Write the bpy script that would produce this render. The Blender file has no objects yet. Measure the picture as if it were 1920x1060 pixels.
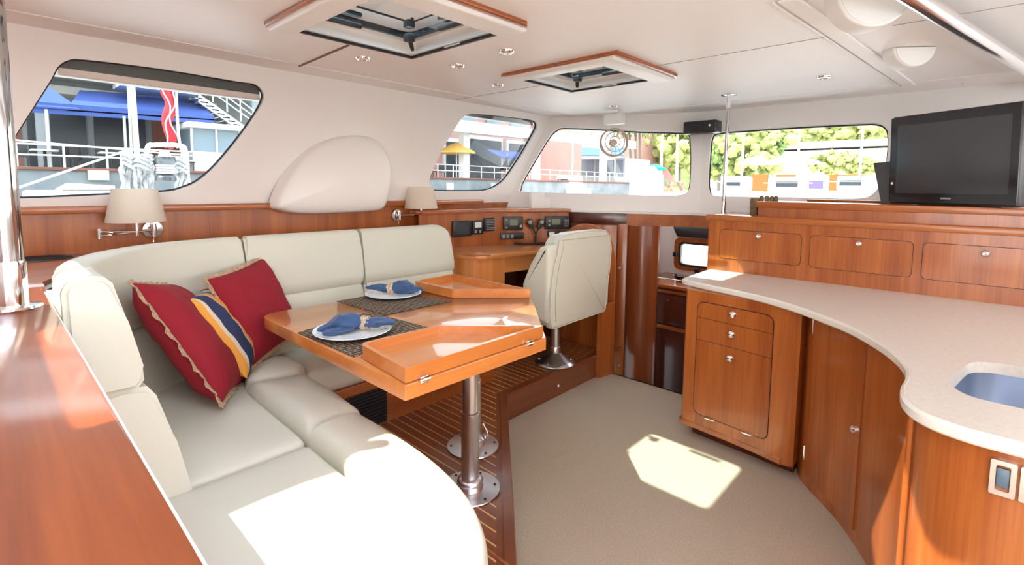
import bpy, bmesh, math, random
from mathutils import Vector, Matrix
from mathutils.geometry import tessellate_polygon
random.seed(7)
S = bpy.context.scene
C = S.collection
PI = math.pi

# ---------------------------------------------------------------- camera
F, PX, PY, H = 930.0, 960.0, 431.0, 1.52
YAW, PIT, ROL = math.radians(43), math.radians(5), math.radians(.6)
fw = Vector((math.cos(YAW)*math.cos(PIT), math.sin(YAW)*math.cos(PIT), -math.sin(PIT)))
rt0 = Vector((math.sin(YAW), -math.cos(YAW), 0))
up0 = rt0.cross(fw)
rt = rt0*math.cos(ROL) + up0*math.sin(ROL)
up = up0*math.cos(ROL) - rt0*math.sin(ROL)
cam = bpy.data.cameras.new('camera')
cam.sensor_width = 36.0
cam.lens = F/1920*36
cam.shift_y = -(530-PY)/1920
cam.clip_start = .02
cam.clip_end = 500
co = bpy.data.objects.new('camera', cam)
C.objects.link(co)
co.matrix_world = Matrix(((rt.x, up.x, -fw.x, 0), (rt.y, up.y, -fw.y, 0), (rt.z, up.z, -fw.z, H), (0, 0, 0, 1)))
S.camera = co

# ---------------------------------------------------------------- world, sun, exposure
S.view_settings.view_transform = 'Standard'
S.view_settings.look = 'None'
S.view_settings.exposure = 2.3
S.view_settings.gamma = 1
S.view_settings.use_curve_mapping = False
S.cycles.use_denoising = True
S.cycles.max_bounces = 10
S.cycles.diffuse_bounces = 6
S.cycles.transparent_max_bounces = 16
S.cycles.caustics_reflective = False
S.cycles.caustics_refractive = False
w = bpy.data.worlds.new('sky')
S.world = w
w.use_nodes = True
nt = w.node_tree
bg = nt.nodes['Background']
tc = nt.nodes.new('ShaderNodeTexCoord')
sx = nt.nodes.new('ShaderNodeSeparateXYZ')
cr = nt.nodes.new('ShaderNodeValToRGB')
nt.links.new(tc.outputs['Generated'], sx.inputs[0])
nt.links.new(sx.outputs['Z'], cr.inputs[0])
nt.links.new(cr.outputs[0], bg.inputs[0])
cr.color_ramp.elements[0].color = (1, .97, .93, 1)
cr.color_ramp.elements[1].color = (.62, .80, 1, 1)
bg.inputs[1].default_value = 1.5
sun = bpy.data.lights.new('sun', 'SUN')
sun.energy = 2.6
sun.color = (1, .93, .80)
sun.angle = math.radians(.6)
so = bpy.data.objects.new('sun', sun)
C.objects.link(so)
SE, SA = math.radians(57.4), math.radians(-33)
sdir = Vector((math.cos(SE)*math.cos(SA), math.cos(SE)*math.sin(SA), -math.sin(SE)))
so.rotation_euler = sdir.to_track_quat('-Z', 'Y').to_euler()
so.location = (-6, 2, 6)


# ---------------------------------------------------------------- measuring helpers
def ray(x, y):
    return fw + rt*((x-PX)/F) - up*((y-PY)/F)


def atz(x, y, z):
    d = ray(x, y)
    t = (z-H)/d.z
    return Vector((d.x*t, d.y*t, z))


def aty(x, y, v):
    d = ray(x, y)
    t = v/d.y
    return Vector((d.x*t, v, H+d.z*t))


def atx(x, y, v):
    d = ray(x, y)
    t = v/d.x
    return Vector((v, d.y*t, H+d.z*t))


def atp(x, y, n, c):            # plane n.p = c
    d = ray(x, y)
    t = (c-n.z*H)/n.dot(d)
    return Vector((0, 0, H)) + d*t


# ---------------------------------------------------------------- materials
def mat(name, col, rough=.5, metal=0, coat=0, spec=.5, bump=0, bscale=200, var=0, vscale=5, trans=0, emit=0, sheen=0):
    m = bpy.data.materials.new(name)
    m.use_nodes = True
    n, l = m.node_tree.nodes, m.node_tree.links
    b = n['Principled BSDF']
    b.inputs['Base Color'].default_value = (*col, 1)
    b.inputs['Roughness'].default_value = rough
    b.inputs['Metallic'].default_value = metal
    b.inputs['Coat Weight'].default_value = coat
    b.inputs['Coat Roughness'].default_value = .08
    b.inputs['Specular IOR Level'].default_value = spec
    if trans:
        b.inputs['Transmission Weight'].default_value = trans
    if sheen:
        b.inputs['Sheen Weight'].default_value = sheen
    if emit:
        b.inputs['Emission Color'].default_value = (*col, 1)
        b.inputs['Emission Strength'].default_value = emit
    if bump or var:
        t = n.new('ShaderNodeTexCoord')
    if bump:
        no = n.new('ShaderNodeTexNoise')
        no.inputs['Scale'].default_value = bscale
        no.inputs['Detail'].default_value = 3
        bm = n.new('ShaderNodeBump')
        bm.inputs['Strength'].default_value = bump
        bm.inputs['Distance'].default_value = .004
        l.new(t.outputs['Object'], no.inputs[0])
        l.new(no.outputs[0], bm.inputs['Height'])
        l.new(bm.outputs[0], b.inputs['Normal'])
    if var:
        no = n.new('ShaderNodeTexNoise')
        no.inputs['Scale'].default_value = vscale
        no.inputs['Detail'].default_value = 4
        cr = n.new('ShaderNodeValToRGB')
        cr.color_ramp.elements[0].position = .3
        cr.color_ramp.elements[1].position = .7
        cr.color_ramp.elements[0].color = (*[c*(1-var) for c in col], 1)
        cr.color_ramp.elements[1].color = (*[min(1, c*(1+var)) for c in col], 1)
        l.new(t.outputs['Object'], no.inputs[0])
        l.new(no.outputs[0], cr.inputs[0])
        l.new(cr.outputs[0], b.inputs['Base Color'])
    return m


def wood(name, a, d, axis='Z', rough=.28, coat=.5, sc=1.0, stripes=None, crough=.1):
    """varnished timber: grain runs along `axis` in object space; stripes=(spacing,width,colour) adds pale inlay lines across X"""
    m = bpy.data.materials.new(name)
    m.use_nodes = True
    n, l = m.node_tree.nodes, m.node_tree.links
    b = n['Principled BSDF']
    b.inputs['Roughness'].default_value = rough
    b.inputs['Coat Weight'].default_value = coat
    b.inputs['Coat Roughness'].default_value = crough
    t = n.new('ShaderNodeTexCoord')
    def noise(lo, hi, det, dist=0.0):
        mp = n.new('ShaderNodeMapping')
        s = [hi*sc]*3
        s['XYZ'.index(axis)] = lo*sc
        mp.inputs['Scale'].default_value = s
        no = n.new('ShaderNodeTexNoise')
        no.inputs['Scale'].default_value = 1
        no.inputs['Detail'].default_value = det
        no.inputs['Distortion'].default_value = dist
        l.new(t.outputs['Object'], mp.inputs[0])
        l.new(mp.outputs[0], no.inputs[0])
        return no.outputs[0]
    big, fine = noise(.55, 9, 3, .6), noise(3, 110, 3)
    mx = n.new('ShaderNodeMix')
    mx.data_type = 'FLOAT'
    mx.inputs[0].default_value = .3
    l.new(big, mx.inputs[2])
    l.new(fine, mx.inputs[3])
    cr = n.new('ShaderNodeValToRGB')
    cr.color_ramp.elements[0].position = .34
    cr.color_ramp.elements[1].position = .64
    cr.color_ramp.elements[0].color = (*d, 1)
    cr.color_ramp.elements[1].color = (*a, 1)
    l.new(mx.outputs[0], cr.inputs[0])
    out = cr.outputs[0]
    if stripes:
        sp, wd, colr = stripes
        x = n.new('ShaderNodeSeparateXYZ')
        l.new(t.outputs['Object'], x.inputs[0])
        md = n.new('ShaderNodeMath')
        md.operation = 'PINGPONG'
        md.inputs[1].default_value = sp/2
        l.new(x.outputs['X'], md.inputs[0])
        lt = n.new('ShaderNodeMath')
        lt.operation = 'LESS_THAN'
        lt.inputs[1].default_value = wd/2
        l.new(md.outputs[0], lt.inputs[0])
        m2 = n.new('ShaderNodeMix')
        m2.data_type = 'RGBA'
        l.new(lt.outputs[0], m2.inputs[0])
        l.new(out, m2.inputs[6])
        m2.inputs[7].default_value = (*colr, 1)
        out = m2.outputs[2]
    l.new(out, b.inputs['Base Color'])
    return m


def glassmat(name, col=(1, 1, 1), refl=.06, op=0.0):
    m = bpy.data.materials.new(name)
    m.use_nodes = True
    n, l = m.node_tree.nodes, m.node_tree.links
    n.remove(n['Principled BSDF'])
    o = n['Material Output']
    tr = n.new('ShaderNodeBsdfTransparent')
    tr.inputs[0].default_value = (*col, 1)
    gl = n.new('ShaderNodeBsdfGlossy')
    gl.inputs['Roughness'].default_value = .02
    fr = n.new('ShaderNodeFresnel')
    fr.inputs[0].default_value = 1.3
    mx = n.new('ShaderNodeMixShader')
    l.new(fr.outputs[0], mx.inputs[0])
    l.new(tr.outputs[0], mx.inputs[1])
    l.new(gl.outputs[0], mx.inputs[2])
    l.new(mx.outputs[0], o.inputs[0])
    return m


CH = (.47, .140, .029)
CD = (.27, .058, .011)
M = {}
M['woodz'] = wood('cherry_upright_grain', CH, CD, 'Z')
M['woodx'] = wood('cherry_long_grain_x', CH, CD, 'X')
M['woody'] = wood('cherry_long_grain_y', CH, CD, 'Y')
M['table'] = wood('table_cherry', (.66, .235, .055), (.50, .155, .032), 'X', rough=.3, coat=.8, crough=.04)
M['tablez'] = wood('sunlit_desk_cherry', (.66, .235, .055), (.50, .155, .032), 'Z')  # cherry brightened in colour to imitate sun on the desk
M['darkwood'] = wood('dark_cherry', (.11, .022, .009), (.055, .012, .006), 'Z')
M['deck'] = wood('striped_platform_boards', (.28, .085, .03), (.18, .05, .018), 'Y', rough=.3, coat=.3, stripes=(.054, .0075, (.70, .40, .16)))
M['deckplain'] = wood('platform_border', (.24, .07, .026), (.16, .045, .016), 'X', rough=.3, coat=.3)
M['white'] = mat('white_gelcoat', (.89, .86, .835), .38, spec=.4)
M['ceil'] = mat('white_headliner', (.90, .875, .86), .45, spec=.3)
M['purewhite'] = mat('bright_white', (.86, .85, .83), .4)
M['seam'] = mat('seam_grey', (.36, .30, .27), .6)
M['leather'] = mat('cream_leather', (.625, .60, .50), .42, bump=.12, bscale=260, spec=.45)
M['leatherdark'] = mat('leather_seam', (.42, .39, .30), .6)
M['carpet'] = mat('beige_carpet', (.54, .44, .33), .95, bump=.9, bscale=330, var=.10, vscale=120, spec=.1)
M['stone'] = mat('cream_solid_surface', (.66, .585, .52), .28, var=.06, vscale=60, spec=.5)
M['steel'] = mat('brushed_steel', (.62, .62, .64), .28, metal=1)
M['chrome'] = mat('polished_chrome', (.86, .86, .88), .07, metal=1)
M['polechrome'] = mat('darkened_chrome', (.58, .57, .58), .06, metal=1)  # chrome with a darker base colour, imitating dim reflections on the poles
M['satin'] = mat('satin_aluminium', (.70, .70, .73), .3, metal=1)
M['black'] = mat('black_plastic', (.02, .02, .022), .35)
M['gasket'] = mat('black_rubber', (.012, .012, .014), .5)
M['screen'] = mat('dark_screen', (.035, .045, .055), .12, spec=.9)
M['glossblack'] = mat('gloss_black_bezel', (.012, .016, .022), .08, spec=.7)
M['red'] = mat('red_linen', (.27, .003, .014), .85, bump=.35, bscale=500)
M['burlap'] = mat('burlap_trim', (.50, .34, .21), .95, bump=.8, bscale=300, var=.25, vscale=90)
M['navy'] = mat('navy_linen', (.034, .078, .19), .8, bump=.3, bscale=400, sheen=.2)
M['china'] = mat('white_china', (.84, .84, .85), .12, coat=.5)
M['bluedot'] = mat('blue_glaze', (.12, .2, .5), .2)
M['shade'] = mat('cream_lamp_shade', (.84, .77, .67), .8, bump=.1, bscale=500)
M['brown'] = mat('brown_fiddle', (.16, .05, .02), .5)
M['grille'] = mat('black_grille', (.02, .018, .02), .5)
M['glass'] = glassmat('window_glass', (.42, .46, .47))
M['glass2'] = glassmat('front_window_glass', (.68, .69, .68))
M['tint'] = glassmat('tinted_hatch_glass', (.62, .83, .85))
M['acry'] = glassmat('clear_acrylic', (.86, .80, .78))
M['rope'] = mat('woven_raffia', (.62, .47, .34), .85, bump=.8, bscale=150, var=.3, vscale=80)
# outdoors
M['conc'] = mat('grey_concrete', (.30, .31, .32), .9, var=.2, vscale=1.2)
M['pave'] = mat('pale_paving', (.42, .40, .38), .9)
M['blueaw'] = mat('blue_canvas', (.06, .11, .36), .8)
M['brick'] = mat('red_brown_render', (.30, .12, .085), .9, var=.15, vscale=.6)
M['pink'] = mat('pink_render', (.50, .27, .23), .9, var=.1, vscale=.4)
M['greyb'] = mat('grey_cladding', (.36, .38, .38), .8, var=.15, vscale=.6)
M['dark'] = mat('dark_opening', (.03, .04, .05), .3)
M['water'] = mat('harbour_water', (.10, .14, .14), .12, bump=.5, bscale=1.5)
M['leaf'] = mat('tree_leaves', (.16, .24, .07), .8, var=.5, vscale=1.4)
M['leafy'] = mat('yellow_green_leaves', (.34, .38, .13), .8, var=.4, vscale=1.2)
M['trunk'] = mat('palm_trunk', (.20, .17, .14), .9)
M['redc'] = mat('red_sail_cover', (.62, .03, .045), .7)
M['teal'] = mat('teal_canvas', (.01, .38, .32), .7)
M['orange'] = mat('orange_canvas', (.60, .09, .015), .8)
M['yellow'] = mat('yellow_canvas', (.75, .45, .10), .8)
M['purple'] = mat('purple_banner', (.16, .12, .42), .8)
M['pale'] = mat('pale_wall', (.70, .68, .63), .9)
M['roap'] = mat('white_rope', (.52, .51, .51), .85, bump=.6, bscale=120)

# ---------------------------------------------------------------- object helpers
W = {}


def thing(name, label, cat, loc=(0, 0, 0), rotz=0, group=None):
    o = bpy.data.objects.new(name, None)
    o.empty_display_size = .05
    C.objects.link(o)
    o.location = loc
    o.rotation_euler = (0, 0, rotz)
    o['label'] = label
    o['category'] = cat
    if group:
        o['group'] = group
    W[o.name] = Matrix.Translation(loc) @ Matrix.Rotation(rotz, 4, 'Z')
    return o


def finish(bm, sharp=32):
    bmesh.ops.recalc_face_normals(bm, faces=bm.faces)
    a = math.radians(sharp)
    for f in bm.faces:
        f.smooth = True
    for e in bm.edges:
        if len(e.link_faces) == 2 and e.calc_face_angle(0) > a:
            e.smooth = False


def obj(name, bm, m, parent=None, label=None, cat=None, group=None, kind=None, local=False, sharp=32, flip=True):
    """link a bmesh as ONE object; vertices are in world coordinates unless local"""
    if flip:
        finish(bm, sharp)
    me = bpy.data.meshes.new(name)
    if not local:
        n = max(1, len(bm.verts))
        c = Vector((0, 0, 0))
        for v in bm.verts:
            c += v.co
        c /= n
        bmesh.ops.translate(bm, verts=bm.verts, vec=-c)
    bm.to_mesh(me)
    bm.free()
    me.materials.append(M[m] if isinstance(m, str) else m)
    o = bpy.data.objects.new(name, me)
    C.objects.link(o)
    if local:
        W[o.name] = (W[parent.name] if parent else Matrix())
        if parent:
            o.parent = parent
    else:
        o.location = c
        if parent:
            o.parent = parent
            o.matrix_parent_inverse = W[parent.name].inverted()
        W[o.name] = Matrix.Translation(c)
    if label: o['label'] = label
    if cat: o['category'] = cat
    if group: o['group'] = group
    if kind: o['kind'] = kind
    return o


def struct(name, bm, m, sharp=32, flip=True):
    return obj(name, bm, m, kind='structure', sharp=sharp, flip=flip)


def copy_tree(o, loc, rotz=None, label=None):
    r = o.copy()
    C.objects.link(r)
    r.location = loc
    if rotz is not None:
        r.rotation_euler = (0, 0, rotz)
    if label:
        r['label'] = label
    for ch in list(o.children):
        c = ch.copy()
        C.objects.link(c)
        c.parent = r
        for g in list(ch.children):
            d = g.copy()
            C.objects.link(d)
            d.parent = c
    return r


def NB():
    return bmesh.new()


def box(bm, a, b, bev=0, seg=2, mtx=None):
    a, b = Vector(a), Vector(b)
    t = bmesh.new()
    bmesh.ops.create_cube(t, size=1)
    for v in t.verts:
        v.co = Vector(((a.x+b.x)/2+v.co.x*abs(b.x-a.x), (a.y+b.y)/2+v.co.y*abs(b.y-a.y), (a.z+b.z)/2+v.co.z*abs(b.z-a.z)))
    if bev:
        bmesh.ops.bevel(t, geom=list(t.edges), offset=bev, segments=seg, affect='EDGES', profile=.5)
    merge(bm, t, mtx)
    return bm


def merge(bm, t, mtx=None):
    if mtx is not None:
        bmesh.ops.transform(t, matrix=mtx, verts=t.verts)
    me = bpy.data.meshes.new('tmp')
    t.to_mesh(me)
    t.free()
    bm.from_mesh(me)
    bpy.data.meshes.remove(me)


def prism(bm, poly, z0, z1, bev=0, seg=2, mtx=None, top_only=False):
    t = bmesh.new()
    lo = [t.verts.new((p[0], p[1], z0)) for p in poly]
    hi = [t.verts.new((p[0], p[1], z1)) for p in poly]
    n = len(poly)
    t.faces.new(lo[::-1])
    top = t.faces.new(hi)
    for i in range(n):
        t.faces.new((lo[i], lo[(i+1) % n], hi[(i+1) % n], hi[i]))
    bmesh.ops.recalc_face_normals(t, faces=t.faces)
    if bev:
        ed = list(top.edges) if top_only else [e for e in t.edges if abs(e.verts[0].co.z-e.verts[1].co.z) < 1e-6]
        bmesh.ops.bevel(t, geom=ed, offset=bev, segments=seg, affect='EDGES', profile=.5)
    merge(bm, t, mtx)
    return bm


def roundpoly(pts, rad, seg=6):
    """round the corners of a 2D polygon; rad one number or one per corner"""
    out = []
    n = len(pts)
    for i in range(n):
        r = rad[i] if isinstance(rad, (list, tuple)) else rad
        p0, p, p1 = Vector(pts[i-1][:2]), Vector(pts[i][:2]), Vector(pts[(i+1) % n][:2])
        if r <= 0:
            out.append((p.x, p.y))
            continue
        a, b = (p0-p), (p1-p)
        la, lb = a.length, b.length
        a.normalize()
        b.normalize()
        ang = a.angle(b)
        d = min(r/math.tan(ang/2), la*.49, lb*.49)
        s, e = p+a*d, p+b*d
        for k in range(seg+1):
            u = k/seg
            q = s*(1-u)**2 + p*2*u*(1-u) + e*u*u
            out.append((q.x, q.y))
    return out


def tube(bm, path, r, seg=12, cap=True):
    path = [Vector(p) for p in path]
    rings = []
    prev = None
    for i, p in enumerate(path):
        d = (path[min(i+1, len(path)-1)] - path[max(i-1, 0)]).normalized()
        if prev is None:
            a = d.orthogonal().normalized()
        else:
            a = (prev - d*prev.dot(d)).normalized()
        prev = a
        b = d.cross(a)
        rr = r[i] if isinstance(r, (list, tuple)) else r
        rings.append([bm.verts.new(p + (a*math.cos(2*PI*k/seg) + b*math.sin(2*PI*k/seg))*rr) for k in range(seg)])
    for i in range(len(rings)-1):
        for k in range(seg):
            bm.faces.new((rings[i][k], rings[i][(k+1) % seg], rings[i+1][(k+1) % seg], rings[i+1][k]))
    if cap:
        bm.faces.new(rings[0][::-1])
        bm.faces.new(rings[-1])
    return bm


def lathe(bm, prof, c, axis=(0, 0, 1), seg=28):
    """prof: (radius, height) along axis from c"""
    ax = Vector(axis).normalized()
    a = ax.orthogonal().normalized()
    b = ax.cross(a)
    c = Vector(c)
    rings = []
    for r, h in prof:
        if r < 1e-6:
            rings.append([bm.verts.new(c+ax*h)])
        else:
            rings.append([bm.verts.new(c+ax*h+(a*math.cos(2*PI*k/seg)+b*math.sin(2*PI*k/seg))*r) for k in range(seg)])
    for i in range(len(rings)-1):
        A, B = rings[i], rings[i+1]
        for k in range(seg):
            k2 = (k+1) % seg
            if len(A) == 1 and len(B) == 1:
                continue
            if len(A) == 1:
                bm.faces.new((A[0], B[k], B[k2]))
            elif len(B) == 1:
                bm.faces.new((A[k], A[k2], B[0]))
            else:
                bm.faces.new((A[k], A[k2], B[k2], B[k]))
    return bm


def sweep(bm, prof, path, closed=False):
    """sweep a closed profile [(offset to the left of travel, z)] along a plan path [(x,y)]"""
    n = len(path)
    rings = []
    for i in range(n):
        p = Vector(path[i])
        a = Vector(path[i-1]) if (i > 0 or closed) else p
        b = Vector(path[(i+1) % n]) if (i < n-1 or closed) else p
        d0 = (p-a).normalized() if (p-a).length > 1e-6 else (b-p).normalized()
        d1 = (b-p).normalized() if (b-p).length > 1e-6 else d0
        n0, n1 = Vector((-d0.y, d0.x)), Vector((-d1.y, d1.x))
        m = (n0+n1).normalized()
        k = 1/max(.5, m.dot(n0))
        rings.append([bm.verts.new((p.x+m.x*o*k, p.y+m.y*o*k, z)) for o, z in prof])
    q = len(prof)
    for i in range(n if closed else n-1):
        A, B = rings[i], rings[(i+1) % n]
        for k in range(q):
            bm.faces.new((A[k], A[(k+1) % q], B[(k+1) % q], B[k]))
    if not closed:
        bm.faces.new(rings[0][::-1])
        bm.faces.new(rings[-1])
    return bm


def bez(pts, per=8):
    """Catmull-Rom through points"""
    out = []
    P = [Vector(p) for p in pts]
    for i in range(len(P)-1):
        p0, p1, p2, p3 = P[max(i-1, 0)], P[i], P[i+1], P[min(i+2, len(P)-1)]
        for k in range(per):
            t = k/per
            out.append(.5*((2*p1)+(p2-p0)*t+(2*p0-5*p1+4*p2-p3)*t*t+(3*p1-p0-3*p2+p3)*t**3))
    out.append(P[-1])
    return out


def sheet(outer, holes, o, ux, uy, th):
    """flat panel with holes: 2D loops in the frame (o,ux,uy), thickness th along ux x uy"""
    nrm = ux.cross(uy).normalized()
    bm = NB()
    loops = [outer]+holes
    flat = [p for lp in loops for p in lp]
    tri = tessellate_polygon([[Vector((p[0], p[1], 0)) for p in lp] for lp in loops])
    f = [bm.verts.new(o+ux*p[0]+uy*p[1]) for p in flat]
    b = [bm.verts.new(o+ux*p[0]+uy*p[1]+nrm*th) for p in flat]
    for t in tri:
        try:
            bm.faces.new([f[i] for i in t])
            bm.faces.new([b[i] for i in reversed(t)])
        except ValueError:
            pass
    s = 0
    for lp in loops:
        n = len(lp)
        for i in range(n):
            j = (i+1) % n
            try:
                bm.faces.new((f[s+i], f[s+j], b[s+j], b[s+i]))
            except ValueError:
                pass
        s += n
    return bm


def closedtube(bm, path, r, seg=8):
    P = [Vector(p) for p in path]
    n = len(P)
    rings = []
    for i in range(n):
        d = (P[(i+1) % n]-P[i-1]).normalized()
        nn = (P[0]-P[n//3]).cross(P[0]-P[2*n//3]).normalized()
        a = nn
        b = d.cross(a).normalized()
        rings.append([bm.verts.new(P[i]+(a*math.cos(2*PI*k/seg)+b*math.sin(2*PI*k/seg))*r) for k in range(seg)])
    for i in range(n):
        A, B = rings[i], rings[(i+1) % n]
        for k in range(seg):
            bm.faces.new((A[k], A[(k+1) % seg], B[(k+1) % seg], B[k]))
    return bm


def frame_mtx(o, x, y, z):
    return Matrix(((x[0], y[0], z[0], o[0]), (x[1], y[1], z[1], o[1]), (x[2], y[2], z[2], o[2]), (0, 0, 0, 1)))


# ================================================================ SETTING
CZ = 2.2
# floor (the carpeted sole) with the stairwell left open beyond it
fl = prism(NB(), [(-1.3, -1.7), (3.47, -1.7), (3.47, 3.3), (-1.3, 3.3)], -.05, 0)
struct('floor', fl, 'carpet')

# wall planes
nL = Vector((0, 1, .185)); cL = 3.24+.185*1.39
nF = Vector((.911, .4134, -.435)); cF = 4.483-.435*1.45
nM = Vector((1, 0, -.4)); cM = 4.15-.4*1.45


def isect(n1, c1, n2, c2, z):
    a, b, c, d = n1.x, n1.y, n2.x, n2.y
    e, f = c1-n1.z*z, c2-n2.z*z
    D = a*d-b*c
    return Vector(((e*d-b*f)/D, (a*f-e*c)/D, z))


def planewall(name, n, c, corners, holes, th, m='white'):
    """corners: 3D points lying on plane; holes: lists of pixel points measured on the plane"""
    nn = n.normalized()
    ux = Vector((-nn.y, nn.x, 0)).normalized()*-1
    uy = nn.cross(ux).normalized()
    if uy.z < 0:
        uy = -uy
    o = corners[0]
    f = lambda p: ((p-o).dot(ux), (p-o).dot(uy))
    H3 = [[atp(x, y, n, c) for x, y in h] for h in holes]
    side = ux.cross(uy).dot(nn)
    bm = sheet([f(p) for p in corners], [[f(p) for p in h] for h in H3], o, ux, uy, th if side > 0 else -th)
    wob = struct(name, bm, m)
    return wob, H3


def smooth_px(pts, per=3):
    n = len(pts)
    P = [Vector(p) for p in pts]
    out = []
    for i in range(n):
        p0, p1, p2, p3 = P[i-1], P[i], P[(i+1) % n], P[(i+2) % n]
        for k in range(per):
            t = k/per
            q = .5*((2*p1)+(p2-p0)*t+(2*p0-5*p1+4*p2-p3)*t*t+(3*p1-p0-3*p2+p3)*t**3)
            out.append((q.x, q.y))
    return out


W1 = smooth_px([(30, 374), (16, 366), (14, 290), (22, 266), (60, 205), (95, 150), (108, 126), (128, 113), (160, 112), (300, 129), (440, 152), (478, 158), (493, 172), (494, 188), (480, 215), (450, 258), (420, 295), (395, 322), (370, 342), (345, 353), (310, 361), (200, 367)])
W2 = smooth_px([(814, 358), (806, 350), (808, 328), (830, 280), (855, 238), (868, 220), (885, 214), (930, 217), (990, 224), (1005, 229), (1008, 238), (1000, 255), (980, 290), (955, 328), (938, 346), (915, 357), (890, 359), (850, 359)])
W3 = smooth_px([(985, 360), (976, 352), (980, 338), (1005, 295), (1030, 255), (1045, 241), (1062, 238), (1130, 241), (1200, 245), (1280, 247), (1292, 250), (1295, 262), (1296, 300), (1294, 345), (1288, 360), (1270, 366), (1200, 366), (1100, 363)])
W4 = smooth_px([(1340, 367), (1329, 355), (1328, 330), (1331, 280), (1334, 258), (1345, 248), (1400, 243), (1500, 236), (1600, 231), (1640, 230), (1658, 236), (1665, 250), (1664, 290), (1655, 335), (1640, 360), (1610, 372), (1500, 370), (1400, 369)])
zb = 1.30
E0, E1 = isect(nL, cL, nF, cF, zb), isect(nL, cL, nF, cF, CZ)
G0, G1 = isect(nF, cF, nM, cM, zb), isect(nF, cF, nM, cM, CZ)
yl = lambda z: cL-.185*z
wl, h1 = planewall('wall_left', nL, cL, [Vector((-1.3, yl(1.1), 1.1)), isect(nL, cL, nF, cF, 1.1), E1, Vector((-1.3, yl(CZ), CZ))], [W1, W2], .05)
wf, h2 = planewall('wall_front_left', nF, cF, [E0, G0, G1, E1], [W3], .05)
xm = lambda z: cM+.4*z
wm, h3 = planewall('wall_front', nM, cM, [G0, Vector((xm(zb), -1.7, zb)), Vector((xm(CZ), -1.7, CZ)), G1], [W4], .05)
for i, (loop, n, tint) in enumerate(((h1[0], nL, 'glass'), (h1[1], nL, 'glass'), (h2[0], nF, 'glass2'), (h3[0], nM, 'glass2'))):
    nn = n.normalized()
    pts = [p+nn*.045 for p in loop]
    bm = NB()
    bm.faces.new([bm.verts.new(p) for p in pts])
    g = obj('window_%d' % (i+1), bm, tint, kind='structure')
    obj('gasket', closedtube(NB(), [p+nn*.030 for p in loop], .0075), 'gasket', g, label='black rubber window seal')
    if i < 2:   # added bar standing in for the deep grey reveal along the head of the side windows
        k = len(loop)
        top = [p for p in loop if p.z > max(q.z for q in loop)-.10]
        x0, x1 = min(p.x for p in top)+.02, max(p.x for p in top)-.01
        zt = sum(p.z for p in top)/len(top)
        hb = NB()
        d = .088 if i == 0 else .04
        prism(hb, [(x0, yl(2.1)+.055), (x1, yl(2.1)+.055), (x1+.02, yl(2.1)+.12), (x0-.02, yl(2.1)+.12)], max(q.z for q in loop)-d, max(q.z for q in loop)+.03, bev=.008)
        obj('head_reveal', hb, M['steel'] if False else mat('reveal_grey_brown', (.66, .58, .53), .45, metal=.2), g, label='grey-brown reveal along the window head')

# right and aft walls (behind the camera) : the aft one opens onto the cockpit
bm = NB()
box(bm, (-1.3, -1.75, 0), (5.0, -1.7, 1.25))
box(bm, (-1.3, -1.75, 2.0), (5.0, -1.7, CZ))
for a, b in ((-1.3, -1.0), (.6, .9), (2.6, 3.0), (4.2, 5.0)):
    box(bm, (a, -1.75, 1.25), (b, -1.7, 2.0))
struct('wall_right', bm, 'white')
AY0, AY1 = -1.5, .55
bm = NB()
box(bm, (-1.35, AY1, 0), (-1.3, 3.4, 1.25))
box(bm, (-1.35, AY1, 1.25), (-1.3, 3.4, CZ))
box(bm, (-1.35, -1.75, 0), (-1.3, AY0, CZ))
box(bm, (-1.35, AY0, 2.05), (-1.3, AY1, CZ))
struct('wall_aft', bm, 'white')

bm = box(NB(), (-5.0, -2.2, -.05), (-1.36, 3.4, 0))
struct('floor_cockpit_bounce', bm, 'purewhite')  # unseen cockpit floor added to bounce light up to the ceiling
bm = box(NB(), (-3.0, -4.2, 1.0), (6.5, -1.78, 1.06))
box(bm, (4.66, -1.78, 1.12), (5.7, 3.3, 1.18))
struct('floor_deck_bounce', bm, 'purewhite')  # unseen side deck and foredeck, added white to throw light indoors

# ceiling with two hatch openings, plus unseen openings added for the sun patches
hA = (.99, 1.57, 1.60, 2.23)
hB = (2.335, 1.52, 2.90, 2.14)
rect = lambda h: [(h[0], h[1]), (h[2], h[1]), (h[2], h[3]), (h[0], h[3])]
bm = sheet([(-1.35, -1.75), (5.2, -1.75), (5.2, 3.62), (-1.35, 3.62)], [roundpoly([(.1, .15), (.76, .15), (.76, .6), (1.25, .6), (1.25, .95), (.1, .95)], .08, 4), roundpoly(rect((-.52, 1.28, .12, 2.02)), .06, 5), roundpoly(rect((-.62, 2.24, -.30, 2.68)), .05, 5), roundpoly(rect(hA), .03, 4), roundpoly(rect(hB), .03, 4)], Vector((0, 0, CZ)), Vector((1, 0, 0)), Vector((0, 1, 0)), .07)
struct('ceiling', bm, 'ceil')


def seam(idx, a, b, wdt=.003, m='seam', d=.0015):
    a, b = Vector((a[0], a[1], 0)), Vector((b[0], b[1], 0))
    t = (b-a).normalized()
    s = Vector((-t.y, t.x, 0))*wdt
    bm = prism(NB(), [a-s, b-s, b+s, a+s], CZ-d, CZ+.002)
    return struct('trim_%d' % idx, bm, m)


seam(1, (1.30, 2.90), (1.27, 2.29), .007, 'brown', .004)
seam(2, (2.62, 2.15), (2.62, 3.06), .0022)
seam(3, (2.62, 1.47), (2.62, .46), .0022)
seam(4, (2.62, .30), (2.62, -1.6), .0022)
seam(5, (-.3, 2.86), (4.05, 2.86), .0018, 'ceil', .004)
seam(6, (4.05, 2.86), (4.05, -1.6), .0018, 'ceil', .004)

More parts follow.
